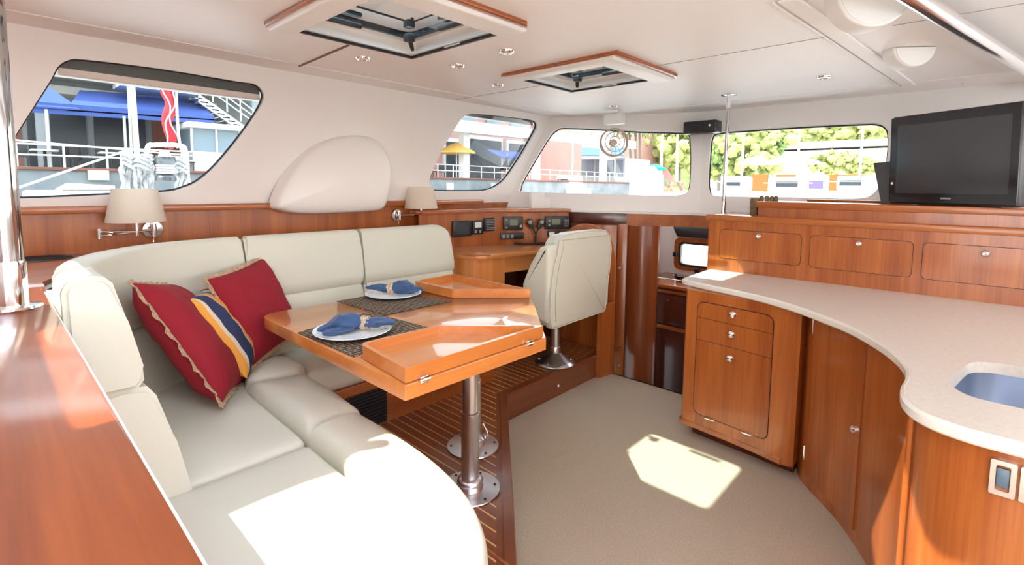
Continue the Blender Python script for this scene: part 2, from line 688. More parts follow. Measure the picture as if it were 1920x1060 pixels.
# wood panel along the left wall, its cap, and the shelf
bm = box(NB(), (-1.25, 3.235, 1.0), (3.44, 3.255, 1.372))
struct('wall_panel_left', bm, 'woodz')
bm = box(NB(), (-1.25, 3.19, 1.365), (3.05, 3.27, 1.402), .006)
struct('trim_7', bm, 'woodx')
bm = prism(NB(), [(-1.28, 2.3), (.135, 2.3), (.135, 2.4), (.22, 2.62), (.45, 2.87), (.75, 2.93), (2.36, 2.93), (2.36, 3.234), (-1.28, 3.234)], 1.13, 1.165, .004)
struct('shelf_left', bm, 'woodx')

# ================================================================ LEFT CABINET (behind the settee arm)
t = thing('side_cabinet', 'long glossy cherry cabinet in the left foreground carrying the thick chrome pole', 'cabinet', (-.4, 1.2, 0))
obj('body', box(NB(), (-1.2, .12, .0), (.10, 2.28, 1.13)), 'woodz', t)
obj('countertop', box(NB(), (-1.25, .1, 1.13), (.125, 2.30, 1.165), .006), wood('shaded_cherry', (.34, .078, .016), (.19, .038, .009), 'Y', rough=.3, coat=.6), t)  # same cherry as elsewhere, top darkened in colour for the dimmer light there
obj('edge_strip', box(NB(), (.126, .12, 1.10), (.131, 2.28, 1.150)), 'purewhite', t, label='thin white strip along the edge')
ring = NB()
closedtube(ring, [(-.005+.075*math.cos(a*PI/16), .70+.05*math.sin(a*PI/16), 1.165) for a in range(32)], .004)

# thick chrome pole left
t = thing('support_pole', 'thick polished chrome pole standing on the left foreground cabinet', 'pole', (.045, 1.945, 1.165))
obj('pole', tube(NB(), [(.045, 1.945, 1.17), (.045, 1.945, CZ)], .031, 28), 'polechrome', t)
obj('sleeve', lathe(NB(), [(.031, 0), (.0345, .0), (.0345, .125), (.0335, .13), (.031, .13)], (.045, 1.945, 1.17)), 'chrome', t)
b_ = lathe(NB(), [(0, 0), (.062, 0), (.064, .004), (.06, .009), (.03, .012), (0, .012)], (.045, 1.945, 1.165))
obj('flange', b_, 'chrome', t)

# oval black ventilator in the shelf
t = thing('oval_speaker', 'black oval deck vent set into the wooden shelf at the far left', 'vent', (.16, 3.09, 1.165))
bm = lathe(NB(), [(0, .002), (.1, .002), (.115, .010), (.13, .012), (.14, .006), (.142, 0)], (0, 0, 0), seg=36)
bmesh.ops.transform(bm, matrix=Matrix.Translation((.16, 3.09, 1.165)) @ Matrix.Diagonal((.9, .55, 1, 1)), verts=bm.verts)
obj('rim', bm, 'black', t)
bm = NB()
for k in range(7):
    x = .09+.024*k
    tube(bm, [(x, 3.045, 1.169), (x, 3.135, 1.169)], .003, 6)
obj('louvres', bm, 'gasket', t)

# ================================================================ PLATFORM
pl = [(.45, .33), (1.23, 1.11), (2.245, 2.125), (3.46, 2.14), (3.40, 3.2), (.14, 3.2), (.14, .33)]
t = thing('dining_platform', 'raised dining platform of dark boards with thin pale inlay lines', 'platform', (1.5, 2.2, 0))
bm = prism(NB(), pl, .0, .176)
obj('riser', bm, 'deckplain', t, label='plain dark cherry step face')
o_ = obj('boards', prism(NB(), [(.38, .36), (1.2, 1.18), (2.22, 2.195), (3.44, 2.20), (3.39, 3.18), (.16, 3.18), (.16, .36)], .17, .181), 'deck', t, label='boards with pale inlay lines')
obj('edge_trim', sweep(NB(), [(-.004, .150), (-.004, .176), (.0, .183), (.042, .183), (.042, .17), (.03, .150)], [(.45, .33), (1.23, 1.11), (2.245, 2.125), (3.44, 2.14)]), 'deckplain', t, label='rounded dark nosing')
obj('latch', lathe(NB(), [(0, .008), (.008, .008), (.012, .004), (.013, 0)], atyv := aty(1047, 724, 2.132), (0, -1, 0), 16), 'chrome', t, label='small chrome push latch')

# ================================================================ SETTEE
SZ = .60
st = thing('corner_settee', 'cream leather corner settee wrapped around the dining table', 'sofa', (.9, 2.4, .18))
# base
bm = prism(NB(), [(.16, .62), (.62, .72), (.80, .92), (.88, 1.3), (.92, 2.0), (.98, 2.36), (2.36, 2.36), (2.36, 2.9), (.16, 2.9)], .18, .47)
obj('base', bm, 'woodx', st, label='cherry plinth under the seats')
obj('base_rail', box(NB(), (1.0, 2.345, .40), (2.34, 2.36, .455), .003), 'woodx', st)
# black louvred grille in the base
gr = obj('air_grille', box(NB(), (.97, 2.35, .19), (1.50, 2.357, .395)), 'grille', st, label='black louvred grille')
bm = NB()
for k in range(11):
    box(bm, (.975, 2.338, .20+.018*k), (1.495, 2.351, .206+.018*k))
obj('slats', bm, 'black', gr)


def cushion(poly, z0, z1, bev=.035, seg=4, crown=0.0, cuts=0):
    bm = NB()
    prism(bm, poly, z0, z1, bev, seg)
    return bm


def puff(poly, z0, z1, edge=.05, crown=.015, wr=0.0, n=46, seed=0):
    """soft leather cushion over an outline: grid top that falls off near the outline, wrinkled a little"""
    rnd = random.Random(seed)
    waves = [(rnd.uniform(-1, 1)*14, rnd.uniform(-1, 1)*14, rnd.uniform(0, 6)) for _ in range(7)]
    P = [Vector((p[0], p[1])) for p in poly]
    cx = sum(p.x for p in P)/len(P)
    cy = sum(p.y for p in P)/len(P)
    N = len(P)
    bm = NB()
    rings = []
    K = 16
    def bulge(x, y, s):
        return sum(math.sin(a*x+b*y+c) for a, b, c in waves)/7*wr*(1-s**3)
    # side rings
    half = (z1-z0)
    prof = []
    for k in range(7):
        a = k/6*PI/2
        prof.append((edge*(1-math.sin(a)) if k < 6 else 0, z0+edge*.6*(1-math.cos(PI/2-a)) if False else 0))
    def inset(s):
        return [Vector((cx+(p.x-cx)*s, cy+(p.y-cy)*s)) for p in P]
    import itertools
    dim = min(max(p.x for p in P)-min(p.x for p in P), max(p.y for p in P)-min(p.y for p in P))/2
    e = edge/dim
    levels = [(1-e*.5, z0), (1-e*.12, z0+edge*.35), (1, z0+edge*.9), (1, z1-edge*.85), (1-e*.12, z1-edge*.38), (1-e*.38, z1-edge*.12), (1-e*.8, z1)]
    s = 1-e*.8
    for k in range(1, K+1):
        levels.append((s*(1-k/(K+.001)), None))
    for sc_, z in levels:
        R = []
        for p in inset(sc_):
            if z is None:
                u = sc_/s
                zz = z1+crown*(1-u*u)+bulge(p.x, p.y, u)
            else:
                zz = z
            R.append(bm.verts.new((p.x, p.y, zz)))
        rings.append(R)
    for i in range(len(rings)-1):
        for k in range(N):
            bm.faces.new((rings[i][k], rings[i][(k+1) % N], rings[i+1][(k+1) % N], rings[i+1][k]))
    bm.faces.new(rings[0][::-1])
    bmesh.ops.remove_doubles(bm, verts=bm.verts, dist=.0004)
    return bm


def dens(pts, rad=.04, step=.03):
    r = roundpoly(pts, rad, 6)
    out = []
    for i in range(len(r)):
        a, b = Vector(r[i]), Vector(r[(i+1) % len(r)])
        k = max(1, int((b-a).length/step))
        for j in range(k):
            out.append(tuple(a+(b-a)*j/k))
    return out


seat = [
    ([(.265, .70), (.60, .74), (.70, .88), (.745, 1.05), (.755, 1.695), (.265, 1.695)], .020, .008),
    ([(.265, 1.705), (.755, 1.705), (.765, 2.30), (.80, 2.46), (.95, 2.60), (.95, 2.84), (.265, 2.84)], .020, .024),
]
for i, (p, r, wr) in enumerate(seat):
    obj('seat_cushion', puff(dens(p, r), .46, SZ, .035, .012, wr, seed=i+3), 'leather', st, sharp=50)
# long seats against the left wall
for x0, x1 in ((1.04, 1.605), (1.615, 2.32)):
    obj('seat_cushion', puff(dens([(x0, 2.33), (x1, 2.33), (x1, 2.78), (x0, 2.78)], .02), .46, SZ+.0, .045, .012, .004, seed=int(x0*10)), 'leather', st, sharp=50)
# thigh bolsters along the inner front edge
bol1 = [(.76, 1.70), (.985, 1.70), (1.0, 1.95), (1.0, 2.28), (.76, 2.34)]
bol2 = [(.765, 1.12), (.758, 1.69), (.978, 1.69), (.985, 1.45), (.955, 1.2), (.905, 1.02), (.83, .90), (.74, .80), (.60, .72), (.60, .76), (.72, .95), (.75, 1.03)]
bol0 = [(.765, 2.35), (.995, 2.29), (1.04, 2.34), (1.035, 2.52), (.96, 2.60), (.82, 2.50)]
obj('bolster', puff(dens(bol1, .03), .45, .655, .07, .008, .004, seed=11), 'leather', st, sharp=60)
obj('bolster', puff(dens(bol0, .03), .45, .655, .06, .01, .003, seed=12), 'leather', st, sharp=60)
bm = NB()
# the long bolster is swept so that it can wrap round the near end
path = [(.865, 1.69), (.868, 1.5), (.862, 1.3), (.835, 1.12), (.785, .98), (.70, .87), (.58, .80), (.44, .77), (.27, .76)]
pp = [tuple(v) for v in bez([Vector((a, b, 0)) for a, b in path], 5)]
prof = []
for k in range(20):
    a = 2*PI*k/20
    cx, sy = math.cos(a), math.sin(a)
    prof.append((.112*math.copysign(abs(cx)**.55, cx), .555+.098*math.copysign(abs(sy)**.6, sy)))
sweep(bm, prof, [(p[0], p[1]) for p in pp])
bmesh.ops.bevel(bm, geom=[e for e in bm.edges if len(e.link_faces) == 2 and e.calc_face_angle(0) > 1.2], offset=.03, segments=4, affect='EDGES')
obj('bolster', bm, 'leather', st, sharp=60, label='long bolster curving round the near end of the seat')

# backrests: two stacked pads swept round the corner


def arcpath(pts):
    return [(v.x, v.y) for v in bez([Vector((a, b, 0)) for a, b in pts], 6)]


back_all = [(.145, 1.62), (.142, 1.85), (.14, 2.05), (.17, 2.33), (.29, 2.58), (.50, 2.78), (.78, 2.865), (1.0, 2.88), (2.34, 2.88)]


def cut(y0=None, idx=None):
    pass


# travel is +Y then +X, so the room lies to the RIGHT: offsets are negative
low = [(-.0, .52), (-.0, .90), (-.075, .915), (-.115, .905), (-.128, .875), (-.150, .74), (-.165, .60), (-.165, .52)]
upp = [(.0, .905), (-.0, 1.20), (-.008, 1.225), (-.025, 1.24), (-.055, 1.242), (-.078, 1.235), (-.092, 1.215), (-.112, 1.10), (-.130, .97), (-.130, .925), (-.115, .905)]


def back(prof, pts, wide=None, shear=False):
    """wide: (factor at the start, factor at the end) for how far the pad stands into the room"""
    bm = NB()
    n = len(pts)
    sweep(bm, prof, pts)
    if wide:
        bm.free()
        bm = NB()
        q = len(prof)
        rings = []
        for i, p in enumerate(pts):
            k = wide[0]+(wide[1]-wide[0])*i/(n-1)
            t = NB()
            a, b = Vector(pts[max(i-1, 0)]), Vector(pts[min(i+1, n-1)])
            d = (b-a).normalized()
            nn = Vector((-d.y, d.x))
            R_ = []
            for o, z in prof:
                yy = 0
                if shear:
                    yy = (z-.6)*.33*(1-i/(n-1))
                R_.append(bm.verts.new((p[0]+nn.x*o*k, p[1]+nn.y*o*k+yy, z)))
            t.free()
            rings.append(R_)
        for i in range(n-1):
            for k in range(q):
                bm.faces.new((rings[i][k], rings[i][(k+1) % q], rings[i+1][(k+1) % q], rings[i+1][k]))
        bm.faces.new(rings[0][::-1])
        bm.faces.new(rings[-1])
    ends = [f for f in bm.faces if len(f.verts) == len(prof)]
    ed = set(e for f in ends for e in f.edges)
    bmesh.ops.bevel(bm, geom=list(ed), offset=.014, segments=3, affect='EDGES')
    return bm


arm = [(.142, 1.68), (.142, 1.80), (.141, 1.95), (.140, 2.05), (.140, 2.12)]
cor = [(.141, 2.135), (.155, 2.28), (.19, 2.40), (.30, 2.60), (.50, 2.78), (.74, 2.86), (.92, 2.875)]
obj('lumbar_pad', back(low, arm, (1.5, 1.3), True), 'leather', st, sharp=50)
obj('lumbar_pad', back(low, arcpath(cor), (1.3, 1.0)), 'leather', st, sharp=50)
obj('lumbar_pad', back(low, [(.935, 2.88), (1.2, 2.88), (1.605, 2.88)]), 'leather', st, sharp=50)
obj('lumbar_pad', back(low, [(1.615, 2.88), (2.0, 2.88), (2.34, 2.88)]), 'leather', st, sharp=50)
obj('back_pad', back(upp, arm, (1.28, 1.25), True), 'leather', st, sharp=50)
obj('back_pad', back(upp, arcpath(cor), (1.25, 1.0)), 'leather', st, sharp=50)
obj('back_pad', back(upp, [(.935, 2.88), (1.2, 2.88), (1.605, 2.88)]), 'leather', st, sharp=50)
# right hand pad has a rounded shoulder
bm = NB()
sweep(bm, upp, [(1.615, 2.88), (1.9, 2.88), (2.2, 2.88), (2.25, 2.88), (2.29, 2.88), (2.32, 2.88), (2.335, 2.88)])
for v in bm.verts:
    if v.co.x > 2.2 and v.co.z > 1.1:
        u = (v.co.x-2.2)/.135
        v.co.z = .94+(v.co.z-.94)*(1-.30*(1-math.sqrt(max(0, 1-u*u))))
obj('back_pad', bm, 'leather', st, sharp=50)


# ================================================================ CUSHIONS
def pillow(name, label, BL, TL, BR, th, m, trim=None, group=None):
    BL, TL, BR = Vector(BL), Vector(TL), Vector(BR)
    e1 = TL-BL
    s1 = e1.length
    e1.normalize()
    e2 = BR-BL
    e2 -= e1*e2.dot(e1)
    s2 = e2.length
    e2.normalize()
    n = e1.cross(e2)
    c = BL+e1*s1/2+e2*s2/2
    root = thing(name, label, 'cushion', c, 0, group)
    N = 22
    def pt(u, v, side):
        # pinched waist along each side, pointed corners
        pu = u*(1-.07*(1-v*v)*abs(u)**3)
        pv = v*(1-.07*(1-u*u)*abs(v)**3)
        h = ((1-u**4)*(1-v**4))**.62
        wr = .006*math.sin(9*u+3*v)*math.sin(6*v-4*u)*h
        return c+e1*pu*s1/2+e2*pv*s2/2+n*side*(h*th/2+wr)
    bm = NB()
    G = {}
    for side in (1, -1):
        for i in range(N+1):
            for j in range(N+1):
                u, v = -1+2*i/N, -1+2*j/N
                u, v = math.sin(u*PI/2), math.sin(v*PI/2)
                edge = i in (0, N) or j in (0, N)
                if edge and side == -1:
                    G[side, i, j] = G[1, i, j]
                else:
                    G[side, i, j] = bm.verts.new(pt(u, v, side))
        for i in range(N):
            for j in range(N):
                q = (G[side, i, j], G[side, i+1, j], G[side, i+1, j+1], G[side, i, j+1])
                bm.faces.new(q if side == 1 else q[::-1])
    obj('cover', bm, m, root, sharp=80)
    if trim:
        bm = NB()
        # ruffled flat flange round the seam
        ring_i, ring_o = [], []
        K = 160
        for k in range(K):
            a = k/K*4
            sd, f = int(a), (a-int(a))*2-1
            u, v = ((f, -1), (1, f), (-f, 1), (-1, -f))[sd]
            pu = u*(1-.07*(1-v*v)*abs(u)**3)
            pv = v*(1-.07*(1-u*u)*abs(v)**3)
            p = c+e1*pu*s1/2+e2*pv*s2/2
            ou = Vector((pu, pv)).normalized()
            wv = .006*math.sin(k*1.15)+.003*math.sin(k*2.7)
            ring_i.append([bm.verts.new(p*1+(c-p)*.02+n*q) for q in (-.003, .003)])
            w_ = .020+.004*math.sin(k*.9)
            ring_o.append([bm.verts.new(p+(e1*ou.x+e2*ou.y)*w_+n*(wv+q)) for q in (-.002, .002)])
        for k in range(K):
            j = (k+1) % K
            a, b, c2, d = ring_i[k], ring_i[j], ring_o[k], ring_o[j]
            bm.faces.new((a[0], b[0], d[0], c2[0]))
            bm.faces.new((a[1], c2[1], d[1], b[1]))
            bm.faces.new((c2[0], d[0], d[1], c2[1]))
            bm.faces.new((a[0], a[1], b[1], b[0]))
        obj('trim', bm, trim, root, label='tan burlap edging')
    return root


# striped material
ms = bpy.data.materials.new('striped_cloth')
ms.use_nodes = True
n_, l_ = ms.node_tree.nodes, ms.node_tree.links
b_ = n_['Principled BSDF']
b_.inputs['Roughness'].default_value = .85
tc_ = n_.new('ShaderNodeTexCoord')
dp = n_.new('ShaderNodeVectorMath')
dp.operation = 'DOT_PRODUCT'
l_.new(tc_.outputs['Object'], dp.inputs[0])
mr = n_.new('ShaderNodeMapRange')
mr.inputs[1].default_value = -.2
mr.inputs[2].default_value = .2
l_.new(dp.outputs['Value'], mr.inputs[0])
rp = n_.new('ShaderNodeValToRGB')
rp.color_ramp.interpolation = 'CONSTANT'
seq = [(0, (.75, .33, .05)), (.05, (.62, .52, .40)), (.08, (.02, .03, .09)), (.30, (.62, .52, .40)), (.33, (.75, .30, .06)), (.43, (.62, .52, .40)),
       (.46, (.16, .22, .38)), (.60, (.66, .58, .48)), (.70, (.02, .03, .09)), (.80, (.75, .30, .06)), (.88, (.62, .52, .40)), (.93, (.16, .22, .38))]
el = rp.color_ramp.elements
el[0].position, el[0].color = 0, (*seq[0][1], 1)
el[1].position, el[1].color = seq[1][0], (*seq[1][1], 1)
for p, c_ in seq[2:]:
    e = el.new(p)
    e.color = (*c_, 1)
l_.new(mr.outputs[0], rp.inputs[0])
l_.new(rp.outputs[0], b_.inputs['Base Color'])
M['stripes'] = ms
pillow('throw_pillow', 'red throw pillow with burlap edge seen side-on, nearest the camera on the settee', (.60, 2.10, .66), (.375, 2.33, 1.14), (.78, 2.50, .62), .17, 'red', 'burlap')
p2 = dict(BL=(.76, 2.30, .66), TL=(.565, 2.41, 1.03), BR=(.93, 2.68, .64))
e1 = (Vector(p2['TL'])-Vector(p2['BL'])).normalized()
e2 = Vector(p2['BR'])-Vector(p2['BL'])
e2 = (e2-e1*e2.dot(e1)).normalized()
dp.inputs[1].default_value = e2
pillow('throw_pillow', 'navy, orange and cream striped pillow between the two red ones', p2['BL'], p2['TL'], p2['BR'], .15, 'stripes', None)
pillow('throw_pillow', 'red throw pillow facing the room, against the long back of the settee', (.83, 2.44, .66), (.69, 2.56, 1.08), (1.18, 2.66, .66), .15, 'red', 'burlap')

# ================================================================ TABLE
TZ = .90
tb = thing('dining_table', 'five-sided cherry dining table with two fold-over leaves on steel columns', 'table', (1.5, 1.9, .18))
top = roundpoly([(.868, 2.452), (.868, 1.256), (1.56, 1.256), (2.063, 1.765), (2.063, 2.452)], [.10, .004, .006, .006, .02], 6)
obj('tabletop', prism(NB(), top, TZ-.052, TZ, .004, 2), 'table', tb)


def leaf(poly, lip_in, rad):
    """fold-over leaf: a shallow tray, raised rim all round"""
    o_ = roundpoly(poly, rad, 5)
    cx = sum(p[0] for p in poly)/len(poly)
    cy = sum(p[1] for p in poly)/len(poly)
    inn = []
    n = len(poly)
    ip = []
    for i in range(n):
        p0, p, p1 = Vector(poly[i-1]), Vector(poly[i]), Vector(poly[(i+1) % n])
        d0, d1 = (p-p0).normalized(), (p1-p).normalized()
        n0, n1 = Vector((-d0.y, d0.x)), Vector((-d1.y, d1.x))
        m = (n0+n1).normalized()
        ip.append(p+m*(lip_in/max(.35, m.dot(n0))))
    i_ = roundpoly(ip, [r*.7 for r in rad], 5)
    bm = NB()
    z0, z1, z2 = TZ+.0035, TZ+.016, TZ+.052
    prism(bm, o_, z0, z1)
    tri = sheet([tuple(p) for p in o_], [[tuple(p) for p in i_]], Vector((0, 0, z1)), Vector((1, 0, 0)), Vector((0, 1, 0)), z2-z1)
    merge(bm, tri)
    return bm


obj('leaf_joint', prism(NB(), [(.877, 1.266), (1.545, 1.266), (1.248, 1.570), (.905, 1.580)], TZ, TZ+.0035), 'brown', tb)
obj('leaf_joint', prism(NB(), [(3.322-b, 3.322-a) for a, b in [(.877, 1.266), (1.545, 1.266), (1.248, 1.570), (.905, 1.580)]][::-1], TZ, TZ+.0035), 'brown', tb)
la = [(.873, 1.262), (1.553, 1.262), (1.25, 1.575), (.90, 1.585)]
refl = lambda p: (3.322-p[1], 3.322-p[0])
lb = [refl(p) for p in la][::-1]
l1 = obj('folding_leaf', leaf(la, .016, [.004, .004, .03, .04]), 'table', tb)
l2 = obj('folding_leaf', leaf(lb, .016, [.04, .03, .004, .004]), 'table', tb)
for px in ((795, 709), (992, 643)):
    p = aty(px[0], px[1], 1.256)
    bm = NB()
    box(bm, (p.x-.018, 1.249, TZ-.010), (p.x+.018, 1.262, TZ+.012), .002)
    tube(bm, [(p.x-.02, 1.25, TZ+.001), (p.x+.02, 1.25, TZ+.001)], .004, 8)
    obj('hinge', bm, 'chrome', tb)
for (x, y) in ((1.412, 1.555), (1.667, 1.815)):
    lg = obj('leg', tube(NB(), [(x, y, .20), (x, y, TZ-.052)], .034, 28), 'satin', tb, label='satin steel column')
    obj('lower_sleeve', lathe(NB(), [(.035, .0), (.0395, .0), (.0395, .33), (.041, .333), (.041, .345), (.035, .348)], (x, y, .19)), 'satin', lg)
    bm = lathe(NB(), [(0, 0), (.132, 0), (.135, .003), (.133, .007), (.062, .012), (.058, .022), (.054, .028), (.058, .04), (.054, .05), (.046, .056), (.035, .062), (.0, .062)], (x, y, .181), seg=40)
    obj('base_plate', bm, 'satin', lg)
    for k in range(6):
        a = k*PI/3+.4
        obj('screw', lathe(NB(), [(0, .0035), (.005, .003), (.0065, 0)], (x+.112*math.cos(a), y+.112*math.sin(a), .190), seg=10), 'gasket', lg)
    if y > 1.7:
        obj('clamp_lever', tube(NB(), [(x+.04, y-.03, .30), (x+.05, y-.05, .26), (x+.045, y-.05, .22)], .008, 8), 'chrome', lg)

# placemats
mm = bpy.data.materials.new('woven_placemat')
mm.use_nodes = True
n_, l_ = mm.node_tree.nodes, mm.node_tree.links
b_ = n_['Principled BSDF']
b_.inputs['Roughness'].default_value = .9
b_.inputs['Specular IOR Level'].default_value = .15
tc_ = n_.new('ShaderNodeTexCoord')
br = n_.new('ShaderNodeTexBrick')
br.inputs['Scale'].default_value = 15
br.inputs['Color1'].default_value = (.055, .035, .025, 1)
br.inputs['Color2'].default_value = (.10, .065, .045, 1)
br.inputs['Mortar'].default_value = (.46, .35, .26, 1)
br.inputs['Mortar Size'].default_value = .022
br.inputs['Brick Width'].default_value = .8
br.inputs['Row Height'].default_value = .3
l_.new(tc_.outputs['Object'], br.inputs[0])
l_.new(br.outputs[0], b_.inputs['Base Color'])
bu = n_.new('ShaderNodeBump')
bu.inputs['Strength'].default_value = .5
bu.inputs['Distance'].default_value = .003
l_.new(br.outputs['Fac'], bu.inputs['Height'])
l_.new(bu.outputs[0], b_.inputs['Normal'])
M['mat'] = mm
for poly, lab, c in (([(.885, 1.60), (1.305, 1.70), (1.262, 2.13), (.872, 2.03)], 'dark brown woven placemat under the nearer plate', 0),
                     ([(1.285, 2.02), (1.70, 2.02), (1.60, 2.445), (1.262, 2.445)], 'dark brown woven placemat under the farther plate', 1)):
    bm = prism(NB(), poly, TZ+.0005, TZ+.0035)
    o_ = obj('placemat', bm, 'mat', label=lab, cat='placemat', group='placemats on the dining table')

# plates: white china with a blue band
mp_ = bpy.data.materials.new('patterned_china')
mp_.use_nodes = True
n_, l_ = mp_.node_tree.nodes, mp_.node_tree.links
b_ = n_['Principled BSDF']
b_.inputs['Roughness'].default_value = .12
tc_ = n_.new('ShaderNodeTexCoord')
sp_ = n_.new('ShaderNodeSeparateXYZ')
l_.new(tc_.outputs['Object'], sp_.inputs[0])
def math_(op, a=None, b=None):
    k = n_.new('ShaderNodeMath')
    k.operation = op
    for i, v in enumerate((a, b)):
        if v is None: continue
        if isinstance(v, (int, float)): k.inputs[i].default_value = v
        else: l_.new(v, k.inputs[i])
    return k.outputs[0]
r_ = math_('SQRT', math_('ADD', math_('MULTIPLY', sp_.outputs[0], sp_.outputs[0]), math_('MULTIPLY', sp_.outputs[1], sp_.outputs[1])))
band = math_('MULTIPLY', math_('GREATER_THAN', r_, .118), math_('LESS_THAN', r_, .142))
an = math_('ARCTAN2', sp_.outputs[1], sp_.outputs[0])
vo = n_.new('ShaderNodeTexNoise')
vo.inputs['Scale'].default_value = 70
l_.new(tc_.outputs['Object'], vo.inputs[0])
dots = math_('GREATER_THAN', vo.outputs[0], .58)
fac = math_('MULTIPLY', band, dots)
mx_ = n_.new('ShaderNodeMix')
mx_.data_type = 'RGBA'
mx_.inputs[6].default_value = (.84, .84, .85, 1)
mx_.inputs[7].default_value = (.25, .36, .62, 1)
l_.new(fac, mx_.inputs[0])
l_.new(mx_.outputs[2], b_.inputs['Base Color'])
M['plate'] = mp_


def plate(c, R, lab):
    bm = lathe(NB(), [(0, .004), (.6*R, .004), (.66*R, .002), (.7*R, .004), (.98*R, .016), (R, .0185), (R*.99, .0205), (.95*R, .0185), (.72*R, .009), (.66*R, .007), (0, .007)], (0, 0, 0), seg=56)
    o = obj('dinner_plate', bm, 'plate', None, lab, 'plate', 'plates set on the dining table', local=True)
    o.location = c
    return o


plate((1.03, 1.862, TZ+.0036), .158, 'white china plate nearest the camera, with a blue knotted napkin')
plate((1.548, 2.345, TZ+.0036), .155, 'white china plate at the far side of the table, nearer the settee back')


def napkin(c, rot, lab, sc=1.0):
    root = thing('cloth_napkin', lab, 'napkin', c, rot)
    def tail(path, widths, heights, seed):
        rnd = random.Random(seed)
        bm = NB()
        P = bez([Vector(p) for p in path], 6)
        n = len(P)
        seg = 20
        rings = []
        ph = [rnd.uniform(0, 6) for _ in range(4)]
        for i, p in enumerate(P):
            t = i/(n-1)*(len(widths)-1)
            lerp = lambda L, q: L[min(int(q*(len(L)-1)), len(L)-2)]*(1-(q*(len(L)-1)-min(int(q*(len(L)-1)), len(L)-2)))+L[min(int(q*(len(L)-1)), len(L)-2)+1]*(q*(len(L)-1)-min(int(q*(len(L)-1)), len(L)-2))
            wd, hg = lerp(widths, i/(n-1)), lerp(heights, i/(n-1))
            d = (P[min(i+1, n-1)]-P[max(i-1, 0)]).normalized()
            s = Vector((-d.y, d.x, 0)).normalized()
            u = Vector((0, 0, 1))
            R = []
            for q in range(seg):
                a = 2*PI*q/seg
                fold = 1+.16*math.sin(4*a+ph[0]+t*1.2)+.10*math.sin(7*a+ph[1]-t*2)
                z = p.z+math.sin(a)*hg*fold
                R.append(bm.verts.new(p+s*math.cos(a)*wd*fold*sc+u*max(-(p.z)+.001, math.sin(a)*hg*fold)))
            rings.append(R)
        for i in range(n-1):
            for q in range(seg):
                bm.faces.new((rings[i][q], rings[i][(q+1) % seg], rings[i+1][(q+1) % seg], rings[i+1][q]))
        bm.faces.new(rings[0][::-1])
        bm.faces.new(rings[-1])
        return bm
    bm = tail([(.02, 0, .03), (-.035, .004, .036), (-.08, .0, .034), (-.12, -.012, .018), (-.165, -.03, .008)], [.018, .045, .058, .048, .022, .008], [.018, .034, .036, .022, .008], 1)
    merge(bm, tail([(.02, 0, .03), (.06, -.012, .034), (.105, -.018, .040), (.15, -.032, .036)], [.017, .03, .034, .026, .006], [.017, .02, .018, .012, .004], 2))
    merge(bm, tail([(-.03, -.015, .02), (-.09, -.05, .012), (-.13, -.075, .008)], [.03, .035, .03, .01], [.015, .012, .007], 3))
    obj('cloth', bm, 'navy', root, local=True, sharp=70)
    bm = NB()
    for k in range(5):
        x = .008+.0065*k
        rr = .023+.003*math.sin(k*1.7)
        closedtube(bm, [(x+.004*math.sin(3*a*PI/10), rr*math.cos(a*PI/10), .031+rr*1.05*math.sin(a*PI/10)) for a in range(20)], .0042, 6)
    obj('napkin_ring', bm, 'rope', root, local=True, label='woven raffia ring')
    return root


napkin((1.06, 1.855, TZ+.0115), math.radians(-42), 'blue napkin in a raffia ring on the nearer plate')
napkin((1.555, 2.355, TZ+.0115), math.radians(150), 'blue napkin in a raffia ring on the farther plate', .85)

# ================================================================ HELM CHAIR
hc = thing('helm_chair', 'cream leather pedestal chair with its back to the room, pulled up to the desk', 'chair', (2.95, 2.28, .18))
obj('pedestal', tube(NB(), [(2.93, 2.27, .20), (2.93, 2.27, .56)], .036, 24), 'satin', hc)
bm = lathe(NB(), [(0, 0), (.15, 0), (.155, .006), (.15, .014), (.12, .03), (.06, .075), (.045, .085), (.045, .12), (.04, .13), (0, .13)], (2.93, 2.27, .181), seg=36)
bp = obj('base', bm, 'steel', hc)
for k in range(6):
    a = k*PI/3+.2
    obj('bolt', lathe(NB(), [(0, .008), (.008, .008), (.009, 0)], (2.93+.125*math.cos(a), 2.27+.125*math.sin(a), .206), seg=10), 'chrome', bp)
obj('seat', puff(dens([(2.62, 2.10), (3.22, 2.10), (3.2, 2.52), (2.66, 2.52)], .08), .56, .70, .05, .01, .0), 'leather', hc, sharp=60)
# back shell : outline in X-Z, swept forward
out = [(2.535, .575), (2.50, .66), (2.50, .80), (2.53, .98), (2.575, 1.08), (2.585, 1.15), (2.64, 1.20), (2.80, 1.215), (3.05, 1.215), (3.16, 1.205), (3.225, 1.16), (3.245, 1.06), (3.235, .93), (3.21, .80), (3.19, .70), (3.185, .60), (3.17, .585), (3.0, .583)]
op = roundpoly([tuple(p) for p in out], .03, 3)
bm = NB()
mt = Matrix(((1, 0, 0, 0), (0, 0, -1, 0), (0, 1, 0, 0), (0, 0, 0, 1)))   # prism z -> -Y
prism(bm, op, -2.055, -1.99, .022, 4, mtx=mt)
obj('back_shell', bm, 'leather', hc, sharp=50)


def scale_about(poly, s, c=(2.87, .9)):
    return [(c[0]+(p[0]-c[0])*s, c[1]+(p[1]-c[1])*s) for p in poly]


bm = NB()
prism(bm, scale_about(op, .97), -2.12, -2.045, .02, 4, mtx=mt)
obj('backrest', bm, 'leather', hc, sharp=50)
